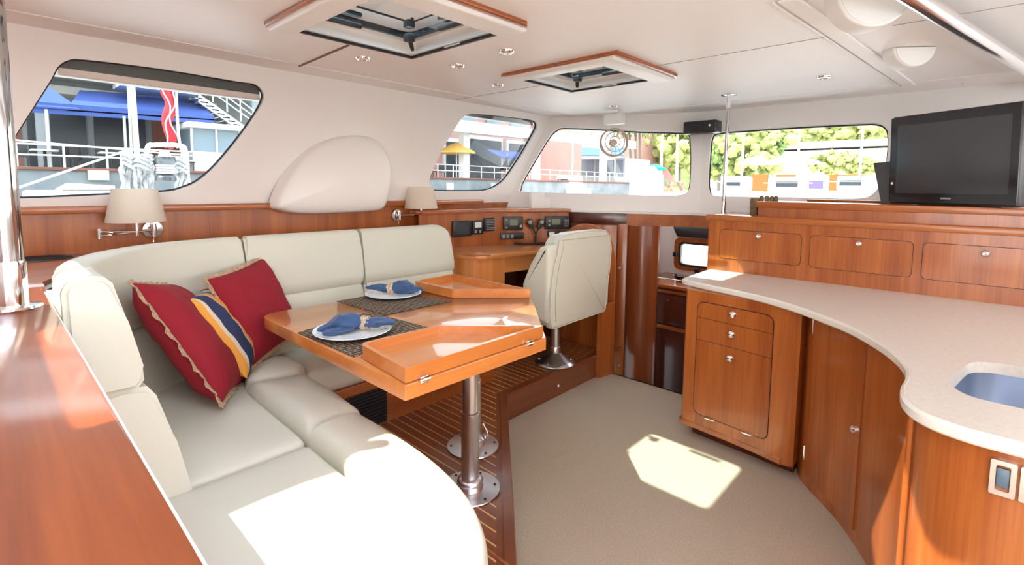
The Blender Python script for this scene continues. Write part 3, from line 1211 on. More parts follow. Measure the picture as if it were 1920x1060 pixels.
# side bolsters that come forward of the back
for sgn, xs in ((1, 2.50), (-1, 3.235)):
    bm = NB()
    pr = roundpoly([(1.995, 1.15), (2.09, 1.12), (2.17, 1.0), (2.235, .86), (2.24, .74), (2.17, .64), (1.995, .60)], .05, 4)
    x0_, x1_ = (xs-.005, xs+.115) if sgn > 0 else (xs-.115, xs+.005)
    prism(bm, pr, x0_, x1_, .035, 5, mtx=Matrix(((0, 0, 1, 0), (1, 0, 0, 0), (0, 1, 0, 0), (0, 0, 0, 1))))
    obj('side_bolster', bm, 'leather', hc, sharp=60)
for xs_, zs_ in ((2.545, .0), (2.60, .0)):
    pts = [(xs_-.03, 1.984, .62), (xs_-.04, 1.984, .80), (xs_-.01, 1.984, .98), (xs_+.03, 1.984, 1.10), (xs_+.04, 1.984, 1.17)]
    obj('seam', tube(NB(), bez([Vector(p)+Vector((0, .004, 0)) for p in pts], 5), .002, 6), 'leatherdark', hc)
obj('seam', tube(NB(), [(2.62, 1.988, 1.165), (3.19, 1.988, 1.165)], .0022, 6), 'leatherdark', hc)
obj('piping', closedtube(NB(), [(p[0], 1.992, p[1]) for p in scale_about(op, .985)], .0035, 6), 'leather', hc)

# ================================================================ NAV DESK
DZ = 1.02
nd = thing('chart_desk', 'cherry chart desk with a curved front and a single drawer, behind the chair', 'desk', (2.9, 2.8, .18))
dt = [(2.40, 3.22), (2.375, 2.72), (2.40, 2.60), (2.50, 2.545), (2.66, 2.53), (2.85, 2.50), (3.1, 2.49), (3.42, 2.50), (3.60, 2.55), (3.66, 2.62), (3.42, 3.22)]
top_ = [(v.x, v.y) for v in bez([Vector((a, b, 0)) for a, b in dt[1:10]], 4)]
poly = [dt[0]]+top_+[dt[10]]
obj('desktop', prism(NB(), poly[::-1], DZ-.03, DZ, .006, 2), 'table', nd)  # desk wears the brighter table colour in place of sunlight
obj('fiddle_rail', sweep(NB(), [(.0, DZ-.002), (.0, DZ+.008), (-.012, DZ+.008), (-.012, DZ-.002)], top_[:9]), 'woodx', nd)
cabp = [(2.395, 3.2), (2.39, 2.74), (2.41, 2.63), (2.50, 2.57), (2.67, 2.56), (2.67, 3.2)]
obj('pedestal_cabinet', prism(NB(), cabp[::-1], .181, DZ-.03), 'tablez', nd)
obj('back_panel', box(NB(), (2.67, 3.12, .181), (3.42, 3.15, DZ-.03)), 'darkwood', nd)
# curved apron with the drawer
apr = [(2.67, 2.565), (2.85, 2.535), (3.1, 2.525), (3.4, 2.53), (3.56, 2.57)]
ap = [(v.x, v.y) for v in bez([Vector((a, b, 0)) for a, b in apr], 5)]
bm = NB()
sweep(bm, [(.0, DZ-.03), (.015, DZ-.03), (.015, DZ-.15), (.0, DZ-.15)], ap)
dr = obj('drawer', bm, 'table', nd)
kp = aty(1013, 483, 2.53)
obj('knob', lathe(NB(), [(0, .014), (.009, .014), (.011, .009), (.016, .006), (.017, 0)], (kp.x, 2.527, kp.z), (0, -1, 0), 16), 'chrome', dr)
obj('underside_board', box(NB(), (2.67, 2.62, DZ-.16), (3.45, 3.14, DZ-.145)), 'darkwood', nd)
obj('key', tube(NB(), [(2.98, 2.545, DZ-.155), (2.965, 2.53, DZ-.175)], .006, 8), 'chrome', nd)

# instrument fascia behind the desk
ns = thing('instrument_console', 'cherry console with a capped top behind the desk, carrying the radios', 'console', (3.0, 3.0, DZ))
fa, fb, fc = Vector((2.28, 3.09)), Vector((2.93, 3.02)), Vector((3.575, 2.655))
obj('fascia', sweep(NB(), [(.0, DZ), (.0, 1.305), (.02, 1.305), (.02, DZ)], [fa, fb, fc]), 'woodz', ns)
capp = [tuple(fa+Vector((0, -.03))), tuple(fb+Vector((-.01, -.03))), tuple(fc+Vector((.0, -.035))), tuple(fc+Vector((.03, .06))), (3.34, 3.2), (2.28, 3.22)]
obj('cap', prism(NB(), capp, 1.295, 1.328, .005, 2), 'woodx', ns)
obj('end_panel', prism(NB(), [tuple(fc), tuple(fc+Vector((.018, .0))), tuple(fc+Vector((.03, .07))), tuple(fc+Vector((.01, .07)))], DZ, 1.30), 'woodz', ns)


def on_fascia(px, py, seg, off=.0):
    a, b = (fa, fb) if seg == 0 else (fb, fc)
    d = (b-a).normalized()
    n = Vector((d.y, -d.x, 0))      # toward the room
    p = atp(px, py, n, n.x*a.x+n.y*a.y)
    return p+n*off, Vector((d.x, d.y, 0)), n


def fbox(px0, py0, px1, py1, seg, th, bev=.004):
    p, d, n = on_fascia(px0, py1, seg)
    q, _, _ = on_fascia(px1, py0, seg)
    wd = (q-p).dot(d)
    h = q.z-p.z
    o = p
    m = frame_mtx(o, d, n, (0, 0, 1))
    bm = NB()
    box(bm, (0, 0, 0), (wd, th, h), bev, 2, m)
    return bm, m, wd, h, n


def instr(name, label, cat, px, seg, th, scr=None, m='black', scm='screen', btn=None):
    bm, mt_, wd, h, n = fbox(*px, seg, th)
    c = mt_ @ Vector((wd/2, 0, h/2))
    r = thing(name, label, cat, c)
    obj('case', bm, m, r)
    if scr:
        x0, y0, x1, y1 = scr
        obj('screen', box(NB(), (wd*x0, th-.001, h*y0), (wd*x1, th+.002, h*y1), .001, 1, mt_), scm, r)
    for (bx, by, bw, bh, bmn) in btn or []:
        obj('button', box(NB(), (wd*bx, th-.001, h*by), (wd*(bx+bw), th+.004, h*(by+bh)), .001, 1, mt_), bmn, r)
    return r, mt_, wd, h


M['lcd'] = mat('grey_green_lcd', (.16, .19, .12), .25)
M['greyp'] = mat('grey_plastic', (.30, .31, .33), .4)
M['lcdlit'] = mat('reflecting_display', (.75, .78, .80), .1)
instr('chart_plotter', 'square black display at the left end of the console', 'display', (846, 413, 880, 445), 0, .03, (.12, .15, .88, .85))
instr('depth_gauge', 'small black gauge with a bright window, beside the square display', 'gauge', (882, 413, 902, 440), 0, .035, (.2, .5, .8, .9), scm='lcdlit', btn=[(.2, .12, .15, .2, 'greyp'), (.6, .12, .15, .2, 'greyp')])
instr('vent_speaker', 'ribbed black speaker box next to the small gauge', 'speaker', (905, 408, 928, 434), 0, .025, btn=[(.15, .12+.12*k, .7, .05, 'greyp') for k in range(7)])
instr('marine_radio', 'black radio with a small screen, left of the two hand microphones', 'radio', (943, 406, 979, 432), 1, .03, (.3, .35, .72, .8), scm='lcd', btn=[(.08, .15, .1, .1, 'greyp'), (.08, .7, .1, .1, 'greyp'), (.82, .2, .12, .2, 'chrome')])
instr('marine_radio', 'wide black radio with keypad, right of the two hand microphones', 'radio', (1021, 405, 1066, 430), 1, .03, (.25, .35, .60, .8), scm='lcd', btn=[(.78+.06*(k % 3), .2+.15*(k//3), .045, .09, 'greyp') for k in range(12)]+[(.1, .25, .08, .15, 'greyp'), (.1, .6, .08, .12, 'greyp')])
instr('switch_panel', 'narrow black switch strip below the left radio', 'switch panel', (938, 436, 981, 449), 1, .02, btn=[(.06+.18*k, .2, .12, .55, 'greyp') for k in range(3)])
instr('connector_panel', 'white and black socket strip below the right radio', 'socket', (1026, 432, 1060, 444), 1, .015, btn=[(.06, .15, .3, .65, 'purewhite'), (.64, .15, .3, .65, 'purewhite'), (.38, .3, .22, .35, 'gasket')])
for px, py, lab, sg in ((992, 418, 'black hand microphone on the left, hung on the console', -1), (1012, 418, 'black hand microphone on the right, hung on the console', 1)):
    p, d, n = on_fascia(px, py, 1, .03)
    r = thing('hand_microphone', lab, 'microphone', p)
    lean = (d*sg*.5+Vector((0, 0, 1))).normalized()
    sd = lean.cross(n)
    mt_ = frame_mtx(p, sd, lean, n)
    bm = NB()
    prism(bm, roundpoly([(-.028, .035), (.028, .035), (.03, .0), (.014, -.055), (-.014, -.055), (-.03, .0)], .015, 4)[::-1], -.014, .016, .006, 3, mtx=mt_)
    obj('body', bm, 'black', r)
    obj('grille', lathe(NB(), [(0, .003), (.016, .003), (.018, 0)], mt_ @ Vector((0, .01, .016)), n, 16), 'greyp', r)
    e_, _, _ = on_fascia(1003, 447, 1, .02)
    obj('cord', tube(NB(), bez([mt_ @ Vector((0, -.055, 0)), mt_ @ Vector((0, -.10, .01)), e_+Vector((0, 0, .03)), Vector((e_.x, e_.y, DZ+.010)), Vector((e_.x, e_.y, DZ+.008))+d*sg*.05-n*-.05], 6), .0055, 8), 'gasket', r)
p0, d, n = on_fascia(962, 449, 1, .03)
p1, _, _ = on_fascia(1040, 440, 1, .02)
cb = bez([Vector((p0.x, p0.y, DZ+.012)), Vector((p0.x, p0.y, DZ+.011))+n*.05+d*.1, Vector((p1.x, p1.y, DZ+.011))+n*.05-d*.08, Vector((p1.x, p1.y, DZ+.02))+n*.02, p1], 8)
obj('cable', tube(NB(), cb, .009, 10), 'gasket', label='thick black cable lying along the back of the desk', cat='cable')

# white boxes on the console cap
p, d, n = on_fascia(998, 390, 1)
for (x0, x1, ytop, lab) in ((998, 1024, 361, 'taller white card box on the console cap'), (1022, 1034, 371, 'shorter white card box on the console cap, right of the taller')):
    a, _, _ = on_fascia(x0, 388, 1, -.05)
    b, _, _ = on_fascia(x1, ytop, 1, -.05)
    wd = (b-a).dot(d)
    m_ = frame_mtx(Vector((a.x, a.y, 1.3285)), d, n, (0, 0, 1))
    obj('card_box', box(NB(), (0, -.03, 0), (wd-.003, .03, b.z-1.3285), .003, 2, m_), 'purewhite', label=lab, cat='box')

# ================================================================ FRONT BULKHEAD, STAIRWELL
nFh = Vector((.911, .4134, 0)).normalized()
cFh = (E0.x*nFh.x+E0.y*nFh.y)-.012
fline = lambda y: (cFh-nFh.y*y)/nFh.x
gx, gy = G0.x-.02, G0.y
oy = 1.985                      # the opening starts here
bm = NB()
A_ = (fline(3.24), 3.24)
B_ = (fline(oy), oy)
sweep(bm, [(0, -.9), (0, 1.30), (.03, 1.30), (.03, -.9)], [A_, B_])
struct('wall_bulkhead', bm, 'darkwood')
bm = NB()
sweep(bm, [(0, 1.195), (0, 1.30), (.03, 1.30), (.03, 1.195)], [(fline(2.20)-.006, 2.20), (gx, gy), (gx, -1.6)])
struct('trim_8', bm, 'woodx')
# the white sill lip
bm = NB()
sweep(bm, [(-.02, 1.296), (-.02, 1.308), (.06, 1.318), (.06, 1.30)], [(fline(3.1), 3.1), (gx, gy), (gx+.0, -1.6)])
struct('trim_9', bm, 'purewhite')
# cupboard door on the bulkhead
dn = Vector((-nFh.x, -nFh.y, 0))
dd = Vector((nFh.y, -nFh.x, 0))
def bulk(px, py, off=0):
    return atp(px, py, nFh, cFh)+dn*off
a = bulk(1072, 412); b = bulk(1170, 690)
def bpanel(px0, px1, z0, z1, off, th, mname, nm, parent=None, kind=None, bev=.003, lab=None):
    a, b = bulk(px0, 400), bulk(px1, 400)
    m_ = frame_mtx(Vector((a.x, a.y, 0))+dn*off, dd, -dn, (0, 0, 1))
    bm = NB()
    box(bm, (0, -th, z0), ((b-a).dot(dd), 0, z1), bev, 2, m_)
    return obj(nm, bm, mname, parent, kind=kind, label=lab)
dr = bpanel(1090, 1158, .02, 1.19, .0, .014, 'woodz', 'door_1', kind='structure')
fr = bpanel(1160, 1178, -.9, 1.295, .0, .02, 'woodz', 'trim_10', kind='structure')
fr = bpanel(1072, 1176, 1.20, 1.295, .002, .02, 'darkwood', 'trim_11', kind='structure')
p = bulk(1165, 500, .02)
obj('door_knob', lathe(NB(), [(0, .02), (.01, .02), (.013, .012), (.008, .006), (.012, 0)], bulk(1163, 501, .02), dn, 14), 'satin', dr)
for yy in (648, 723-40):
    obj('door_catch', lathe(NB(), [(0, .02), (.006, .02), (.009, .004), (.012, 0)], bulk(1163, yy, .022), dn, 14), 'chrome', dr)
# rounded pillar right of the door
M['midwood'] = wood('mid_cherry', (.30, .075, .02), (.17, .04, .012), 'Z')
pa, pb = bulk(1178, 400, .01), bulk(1236, 400, .0)
bm = NB()
mid = (pa+pb)/2+dn*.07
pp = bez([Vector((pa.x, pa.y, 0)), Vector(((pa.x*2+mid.x)/3, (pa.y*2+mid.y)/3, 0))+dn*.02, Vector((mid.x, mid.y, 0)), Vector((pb.x, pb.y, 0))+dn*.035, Vector((pb.x, pb.y, 0))], 5)
prism(bm, [(v.x, v.y) for v in pp]+[(pb.x+.03, pb.y), (pa.x+.05, pa.y)], -.9, 1.195)
struct('trim_12', bm, 'midwood')

# arched board behind the chair
bm = NB()
ar = []
ya, yb = 2.085, 2.66
for k in range(17):
    a = PI*k/16
    ar.append(((ya+yb)/2+(ya-yb)/2*-1*math.cos(a)*1, .93+.285*math.sin(a)))
poly = [(yb, .0)]+[(y, z) for y, z in ar]+[(ya, .0)]
mt_ = Matrix(((0, 0, 1, 3.45), (1, 0, 0, 0), (0, 1, 0, 0), (0, 0, 0, 1)))
prism(bm, poly, 0, .03, .003, 2, mtx=mt_)
obj('arched_screen', bm, 'woodz', label='round-topped cherry panel standing behind the chair', cat='panel')
bm = NB()
prism(bm, [(3.30, 2.10), (3.455, 2.075), (3.455, 2.12), (3.30, 2.14)], 0, .60, .004)
obj('end_post', bm, 'woodz', label='short cherry corner post at the end of the platform step', cat='post')

# stairwell floor, low cabinet and hull side beyond the opening
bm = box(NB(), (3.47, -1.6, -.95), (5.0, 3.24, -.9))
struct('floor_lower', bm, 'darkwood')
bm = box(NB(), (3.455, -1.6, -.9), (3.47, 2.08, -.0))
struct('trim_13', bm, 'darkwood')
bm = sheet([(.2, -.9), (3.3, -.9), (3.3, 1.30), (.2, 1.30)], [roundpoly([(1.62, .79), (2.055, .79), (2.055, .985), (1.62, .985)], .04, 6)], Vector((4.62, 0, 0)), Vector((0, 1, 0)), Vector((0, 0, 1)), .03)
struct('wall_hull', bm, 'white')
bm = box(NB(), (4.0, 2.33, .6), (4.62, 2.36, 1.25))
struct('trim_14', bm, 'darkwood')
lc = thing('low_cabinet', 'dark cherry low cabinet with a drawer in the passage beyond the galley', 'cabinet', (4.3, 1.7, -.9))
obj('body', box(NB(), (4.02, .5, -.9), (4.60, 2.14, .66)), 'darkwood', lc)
obj('top', box(NB(), (3.985, .5, .66), (4.60, 2.20, .69), .006), 'woody', lc)
obj('moulding', box(NB(), (4.0, .5, .615), (4.02, 2.14, .64), .004), 'woody', lc)
d_ = obj('drawer', box(NB(), (4.008, 1.3, .345), (4.022, 2.09, .60), .004), 'darkwood', lc)
obj('knob', lathe(NB(), [(0, .012), (.008, .012), (.012, 0)], (4.008, 1.885, .55), (-1, 0, 0), 12), 'chrome', d_)
obj('ledge', box(NB(), (3.99, .5, .30), (4.02, 2.12, .33), .004), 'woody', lc)
bm = NB()
tube(bm, [(4.05, 2.17, .73), (4.05, 1.5, .73)], .004, 8)
for y in (2.16, 1.85, 1.55):
    tube(bm, [(4.05, y, .69), (4.05, y, .73)], .004, 8)
obj('guard_rail', bm, 'chrome', lc)
# glassware on it
gl = thing('glass_bowl', 'clear glass dish on the low cabinet in the passage', 'dish', (4.25, 1.86, .69))
obj('bowl', lathe(NB(), [(0, .004), (.05, .004), (.09, .05), (.095, .052), (.055, .0), (0, 0)], (4.25, 1.86, .691), seg=24), M['acry'], gl)
obj('contents', lathe(NB(), [(0, .035), (.03, .03), (.06, .02), (.055, .006), (0, .006)], (4.25, 1.86, .691), seg=14), 'chrome', gl)
# porthole
pt_ = thing('opening_porthole', 'small bright hull window with rounded wooden surround and black hinged frame', 'window', (4.6, 1.9, .95))
o2 = roundpoly([(1.55, .73), (2.12, .73), (2.12, 1.045), (1.55, 1.045)], .07, 6)
i2 = roundpoly([(1.60, .77), (2.075, .77), (2.075, 1.005), (1.60, 1.005)], .05, 6)
i3 = roundpoly([(1.62, .79), (2.055, .79), (2.055, .985), (1.62, .985)], .04, 6)
YU, ZU = Vector((0, 1, 0)), Vector((0, 0, 1))
obj('surround', sheet(o2, [i2], Vector((4.60, 0, 0)), YU, ZU, .018), 'woodz', pt_)
fr_ = obj('frame', sheet(i2, [i3], Vector((4.595, 0, 0)), YU, ZU, .02), 'black', pt_)
bm = NB()
bm.faces.new([bm.verts.new((4.608, p[0], p[1])) for p in i3])
obj('pane', bm, glassmat('port_glass', (.95, .97, .97)), pt_, label='clear pane')
for (y, z) in ((2.10, .88), (1.88, .745)):
    obj('latch', box(NB(), (4.565, y-.02, z-.02), (4.60, y+.02, z+.02), .005), 'black', fr_)
obj('blind', prism(NB(), roundpoly([(1.5, 1.055), (2.08, 1.055), (2.13, 1.155), (1.5, 1.155)], .01, 2), 0, .05, .006, 2, mtx=Matrix(((0, 0, 1, 4.56), (1, 0, 0, 0), (0, 1, 0, 0), (0, 0, 0, 1)))), 'black', pt_, label='black storm cover folded above the pane')

# ================================================================ GALLEY
GZ = .95
edge = [(3.05, 1.325), (3.0, 1.30), (2.94, 1.15), (2.905, 1.02), (2.868, .893), (2.801, .739), (2.703, .593), (2.584, .458), (2.462, .339), (2.297, .23), (2.155, .161), (2.017, .119), (1.903, .110), (1.80, .112), (1.697, .095), (1.635, .055), (1.603, -.01), (1.596, -.1), (1.60, -.4), (1.60, -1.3)]
ev = [(v.x, v.y) for v in bez([Vector((a, b, 0)) for a, b in edge], 4)]
ga = thing('galley_cabinet', 'curved cherry galley base cabinet under the pale worktop', 'cabinet', (2.9, .4, 0))
sink_o = roundpoly([(1.845, -.62), (2.285, -.62), (2.285, -.03), (1.93, .025), (1.845, -.02)], [.1, .1, .12, .08, .10], 7)
outer = ev+[(3.5, -1.3), (3.5, 1.344)]
wt = thing('galley_worktop', 'pale speckled worktop sweeping in an S-curve along the galley', 'worktop', (2.9, .4, GZ))
bm = sheet(outer, [sink_o], Vector((0, 0, GZ-.036)), Vector((1, 0, 0)), Vector((0, 1, 0)), .036)
bmesh.ops.remove_doubles(bm, verts=bm.verts, dist=.0003)
obj('slab', bm, 'stone', wt)
obj('edging', sweep(NB(), [(.0, GZ-.036), (.0, GZ-.001), (-.004, GZ-.001), (-.012, GZ-.008), (-.013, GZ-.018), (-.012, GZ-.030), (-.006, GZ-.036)], ev), mat('pale_worktop_edge', (.78, .72, .64), .3), wt, label='paler rounded edge')
# sink bowl
sk = thing('steel_sink', 'undermounted stainless sink bowl at the right edge of the worktop', 'sink', (2.06, -.3, GZ-.2))
bm = NB()
R_ = []
so2 = roundpoly([(1.84, -.625), (2.29, -.625), (2.29, -.025), (1.93, .03), (1.84, -.015)], [.1, .1, .12, .08, .10], 7)
cxs, cys = 2.06, -.3
for s_, z_ in ((1.0, GZ-.037), (.985, GZ-.15), (.95, GZ-.18), (.85, GZ-.19), (.3, GZ-.195), (.1, GZ-.196)):
    R_.append([bm.verts.new((cxs+(p[0]-cxs)*s_, cys+(p[1]-cys)*s_, z_)) for p in so2])
for i in range(len(R_)-1):
    k = len(so2)
    for j in range(k):
        bm.faces.new((R_[i][j], R_[i][(j+1) % k], R_[i+1][(j+1) % k], R_[i+1][j]))
bm.faces.new(R_[-1])
obj('bowl', bm, mat('brushed_sink_steel', (.50, .56, .68), .30, metal=1), sk)
obj('drain', lathe(NB(), [(0, .004), (.03, .004), (.04, 0)], (2.06, -.3, GZ-.195), seg=20), 'chrome', sk)

# base cabinet carcass: drawers block + curved doors + sink block
blk = [(3.44, 1.25), (2.905, 1.25), (2.885, 1.235), (2.872, 1.1), (2.855, .95), (2.832, .80), (2.80, .66), (2.80, .625), (2.815, .605), (3.44, .60)]
obj('drawer_block', prism(NB(), blk[::-1], .075, GZ-.037), 'woodz', ga)
obj('toe_board', prism(NB(), [(3.4, 1.2), (2.96, 1.2), (2.93, .9), (2.90, .62), (3.4, .62)][::-1], 0, .075), 'darkwood', ga)
obj('skirting', sweep(NB(), [(.008, .075), (.008, .10), (.0, .105), (-.006, .10), (-.006, .075)], [(2.96, 1.256), (2.905, 1.254), (2.885, 1.236), (2.872, 1.1), (2.855, .95), (2.832, .80), (2.80, .66)][::-1]), 'woodx', ga)
dcurve = [(2.93, .61), (2.84, .565), (2.72, .46), (2.60, .36), (2.45, .265), (2.30, .19), (2.15, .135), (2.0, .10), (1.86, .09), (1.76, .085), (1.70, .075)]
dv = [(v.x, v.y) for v in bez([Vector((a, b, 0)) for a, b in dcurve], 4)]
cc = NB()
prism(cc, (dv+[(1.70, -.2), (3.44, -.2), (3.44, .61)]), .0, GZ-.21)
sweep(cc, [(.0, GZ-.21), (.0, GZ-.037), (.02, GZ-.037), (.02, GZ-.21)], dv)
obj('corner_carcass', cc, 'woodz', ga)


def curve_slice(x0, x1):
    return [p for p in dv if x1 <= p[0] <= x0]


for x0, x1, hx in ((2.835, 2.475, 2.82), (2.46, 2.02, None)):
    sl = curve_slice(x0, x1)
    d_ = obj('door', sweep(NB(), [(-.010, .06), (-.010, GZ-.055), (.004, GZ-.055), (.004, .06)], sl), 'woodz', ga, label='curved cherry door')
    g = M['gasket']
    # dark joint at the sides
    e0, e1_ = sl[0], sl[-1]
    bm = NB()
    tube(bm, [(e1_[0], e1_[1]+.006, .06), (e1_[0], e1_[1]+.006, GZ-.055)], .0035, 6)
    tube(bm, [(e0[0], e0[1]+.002, .06), (e0[0], e0[1]+.002, GZ-.055)], .0035, 6)
    obj('joint', bm, 'gasket', d_)
    if hx:
        for z in (.80, .14):
            obj('hinge', tube(NB(), [(e0[0]-.004, e0[1]+.012, z), (e0[0]-.004, e0[1]+.012, z+.075)], .006, 8), 'chrome', d_)
kx = atp(1607, 806, Vector((.55, -.835, 0)), 0)
# knob on the first curved door
kk = [p for p in dv if 2.44 < p[0] < 2.53]
q = atp(1607, 806, Vector((-.53, .85, 0)), -.53*2.5+.85*.295)
obj('latch', lathe(NB(), [(0, .010), (.006, .012), (.010, .008), (.012, .010), (.016, .006), (.017, -.01)], (q.x-.53*.014, q.y+.85*.014, q.z), (-.53, .85, 0), 16), 'chrome', ga)
# sink block, outer side towards the camera
sb = [(1.735, .082), (1.70, .075), (1.655, .035), (1.628, -.02), (1.620, -.1), (1.62, -1.3), (3.44, -1.3), (3.44, -.2), (1.735, -.2)]
sbm = NB()
prism(sbm, sb, 0, GZ-.21)
sweep(sbm, [(.0, GZ-.21), (.0, GZ-.037), (.018, GZ-.037), (.018, GZ-.21)], sb[:6])
obj('sink_block', sbm, 'woodz', ga)
obj('corner_bead', tube(NB(), [(1.718, .090, .02), (1.718, .090, GZ-.04)], .008, 10), 'woodz', ga)

# drawer fronts in a rounded frame
def front_pt(px, py):
    return atp(px, py, Vector((1, -.13, 0)), 2.872-.13*1.1)


def curved_panel(y0, y1, z0, z1, off, th, nseg=12, rad=.05, rcorn=(1, 1, 1, 1)):
    """panel following the bowed drawer front; plan x = f(y)"""
    def fx(y):
        P = [(1.25, 2.889), (1.1, 2.872), (.95, 2.855), (.80, 2.832), (.66, 2.80), (.60, 2.785)]
        for (a, xa), (b, xb) in zip(P, P[1:]):
            if a >= y >= b:
                return xa+(xb-xa)*(a-y)/(a-b)
        return P[0][1] if y > 1.25 else P[-1][1]
    pl_ = roundpoly([(y0, z0), (y1, z0), (y1, z1), (y0, z1)], [rad*k for k in rcorn], 5)
    bm = NB()
    prism(bm, pl_, 0, th)
    # cut across so that it can follow the bow
    for k in range(1, nseg):
        yy = y0+(y1-y0)*k/nseg
        bmesh.ops.bisect_plane(bm, geom=bm.verts[:]+bm.edges[:]+bm.faces[:], plane_co=(yy, 0, 0), plane_no=(1, 0, 0))
    for v in bm.verts:
        y, z, d = v.co.x, v.co.y, v.co.z
        v.co = Vector((fx(y)-off-d, y, z))
    return bm


y0, y1 = .735, 1.165
obj('frame_groove', curved_panel(y0-.004, y1+.004, .165, .855, -.004, .0055), 'gasket', ga, label='thin dark groove round the drawers')
dz = [(.758, .851, (0, 0, 1, 1)), (.625, .755, (0, 0, 0, 0)), (.170, .622, (1, 1, 0, 0))]
for i, (a, b, rc) in enumerate(dz):
    d_ = obj('drawer' if i < 2 else 'door', curved_panel(y0, y1, a, b, .0, .0035, rcorn=rc), 'woodz', ga)
    zc = (.815, .70, .56)[i]
    yk = (.955, .958, .960)[i]
    obj('latch', lathe(NB(), [(0, .006), (.006, .012), (.010, .010), (.012, .012), (.018, .008), (.020, 0)], (2.852, yk, zc), (-1, -.1, 0), 20), 'chrome', d_)
    if i == 2:
        for y in (1.06, .84):
            obj('hinge', box(NB(), (2.825 if y < .9 else 2.853, y-.03, .160), (2.86, y+.03, .172), .003), 'chrome', d_)

# chrome flush catches on the sink block
def catch(ya, yb, lab):
    r = thing('flush_catch', lab, 'catch', (1.62, (ya+yb)/2, .85), 0, None)
    o3 = roundpoly([(ya, .80), (yb, .80), (yb, .885), (ya, .885)], .004, 2)
    i4 = roundpoly([(ya+.010, .812), (yb-.010, .812), (yb-.010, .874), (ya+.010, .874)], .004, 2)
    obj('bezel', sheet(o3, [i4], Vector((1.612, 0, 0)), YU, ZU, .010), 'chrome', r)
    obj('thumb_plate', box(NB(), (1.6145, ya+.011, .820), (1.620, yb-.011, .866), .002), mat('slate_plastic', (.10, .15, .20), .35), r)
catch(-.113, -.068, 'square chrome flush catch with slate insert on the sink cabinet, left of the pair')
catch(-.165, -.119, 'square chrome flush catch cut by the right edge of the picture')

# lockers above the worktop
lk = thing('locker_unit', 'wall of cherry lockers standing behind the worktop', 'cabinet', (3.7, .4, GZ))
obj('carcass', box(NB(), (3.50, -1.3, .0), (4.0, 1.365, 1.305)), 'woodz', lk)
obj('cap', box(NB(), (3.485, -1.3, 1.300), (4.03, 1.385, 1.338), .006), 'woody', lk)
obj('upper_tier', box(NB(), (3.565, -1.3, 1.338), (4.03, 1.065, 1.400)), 'woodz', lk)
obj('upper_cap', box(NB(), (3.553, -1.3, 1.398), (4.03, 1.078, 1.437), .005), 'woody', lk)
obj('rear_upstand', box(NB(), (3.93, -1.3, 1.437), (4.05, .86, 1.452), .003), 'woody', lk)
for i, (ya, yb) in enumerate(((.783, 1.283), (.236, .732), (-.33, .192))):
    pa = roundpoly([(ya-.003, 1.037), (yb+.003, 1.037), (yb+.003, 1.24), (ya-.003, 1.24)], .03, 5)
    pb_ = roundpoly([(ya, 1.04), (yb, 1.04), (yb, 1.237), (ya, 1.237)], .028, 5)
    mt_ = Matrix(((0, 0, -1, 3.50), (1, 0, 0, 0), (0, 1, 0, 0), (0, 0, 0, 1)))
    d_ = obj('locker_door', prism(NB(), pb_, 0, .0035, mtx=mt_), 'woodz', lk)
    obj('groove', prism(NB(), pa, 0, .0012, mtx=mt_), 'gasket', d_)
    ky = atx((1422, 1610, 1848)[i], (443, 457, 476)[i], 3.495)
    obj('latch', lathe(NB(), [(0, .006), (.006, .012), (.010, .010), (.012, .012), (.016, .008), (.018, 0)], (3.4965, ky.y, ky.z), (-1, 0, 0), 20), 'chrome', d_)

# row of turned pegs standing at the left end of the upper tier
pg = thing('peg_rack', 'small rack of dark wooden pegs at the left end of the upper tier', 'rack', (3.70, 1.05, 1.437))
M['peg'] = mat('peg_wood', (.20, .13, .06), .6, var=.3, vscale=60)
obj('end_block', prism(NB(), roundpoly([(3.66, 1.10), (3.72, 1.10), (3.72, 1.15), (3.66, 1.15)], .01, 3), 1.3385, 1.455, .006), 'peg', pg)
for k, px in enumerate((1428, 1438, 1447, 1455)):
    q = atx(px, 374, 3.70)
    obj('peg', lathe(NB(), [(0, 0), (.013, 0), (.015, .022), (.010, .034), (0, .038)], (3.70, q.y, 1.4375), seg=12), 'peg', pg)

# TV
TVa, TVb = Vector((3.80, .385, 0)), Vector((3.47, -.165, 0))
dx = (TVb-TVa).normalized()
wTV = .625
nTV = Vector((dx.y, -dx.x, 0))
if nTV.dot(-TVa) < 0:
    nTV = -nTV
ztv = 1.4375
tilt = math.radians(3)
upv = (ZU*math.cos(tilt)+nTV*math.sin(tilt)).normalized()
ny = upv.cross(dx)
if ny.dot(nTV) < 0:
    ny = -ny
tvm = frame_mtx(TVa+Vector((0, 0, ztv+.005)), dx, ny, upv)
tv = thing('television', 'black flat television tilted on top of the lockers', 'television', TVa+Vector((0, 0, ztv)))
hTV = .515
obj('housing', box(NB(), (0, -.07, 0), (wTV, 0, hTV), .008, 3, tvm), 'black', tv)
obj('bezel', sheet([(0, .012), (wTV, .012), (wTV, hTV-.008), (0, hTV-.008)], [[(.035, .062), (wTV-.035, .062), (wTV-.035, hTV-.055), (.035, hTV-.055)]], tvm @ Vector((0, .001, 0)), dx, upv, .008 if dx.cross(upv).dot(ny) > 0 else -.008), 'glossblack', tv)
obj('screen', box(NB(), (.034, .0005, .061), (wTV-.034, .003, hTV-.054), mtx=tvm), 'screen', tv)
obj('badge', box(NB(), (wTV*.5-.025, .0085, .032), (wTV*.5+.025, .0105, .041), mtx=tvm), 'greyp', tv, label='small grey maker mark under the screen')
lm = lathe(NB(), [(0, .003), (.007, .003), (.008, 0)], tvm @ Vector((.017, .008, .12)), ny, 14)
obj('sensor', lm, 'purewhite', tv)
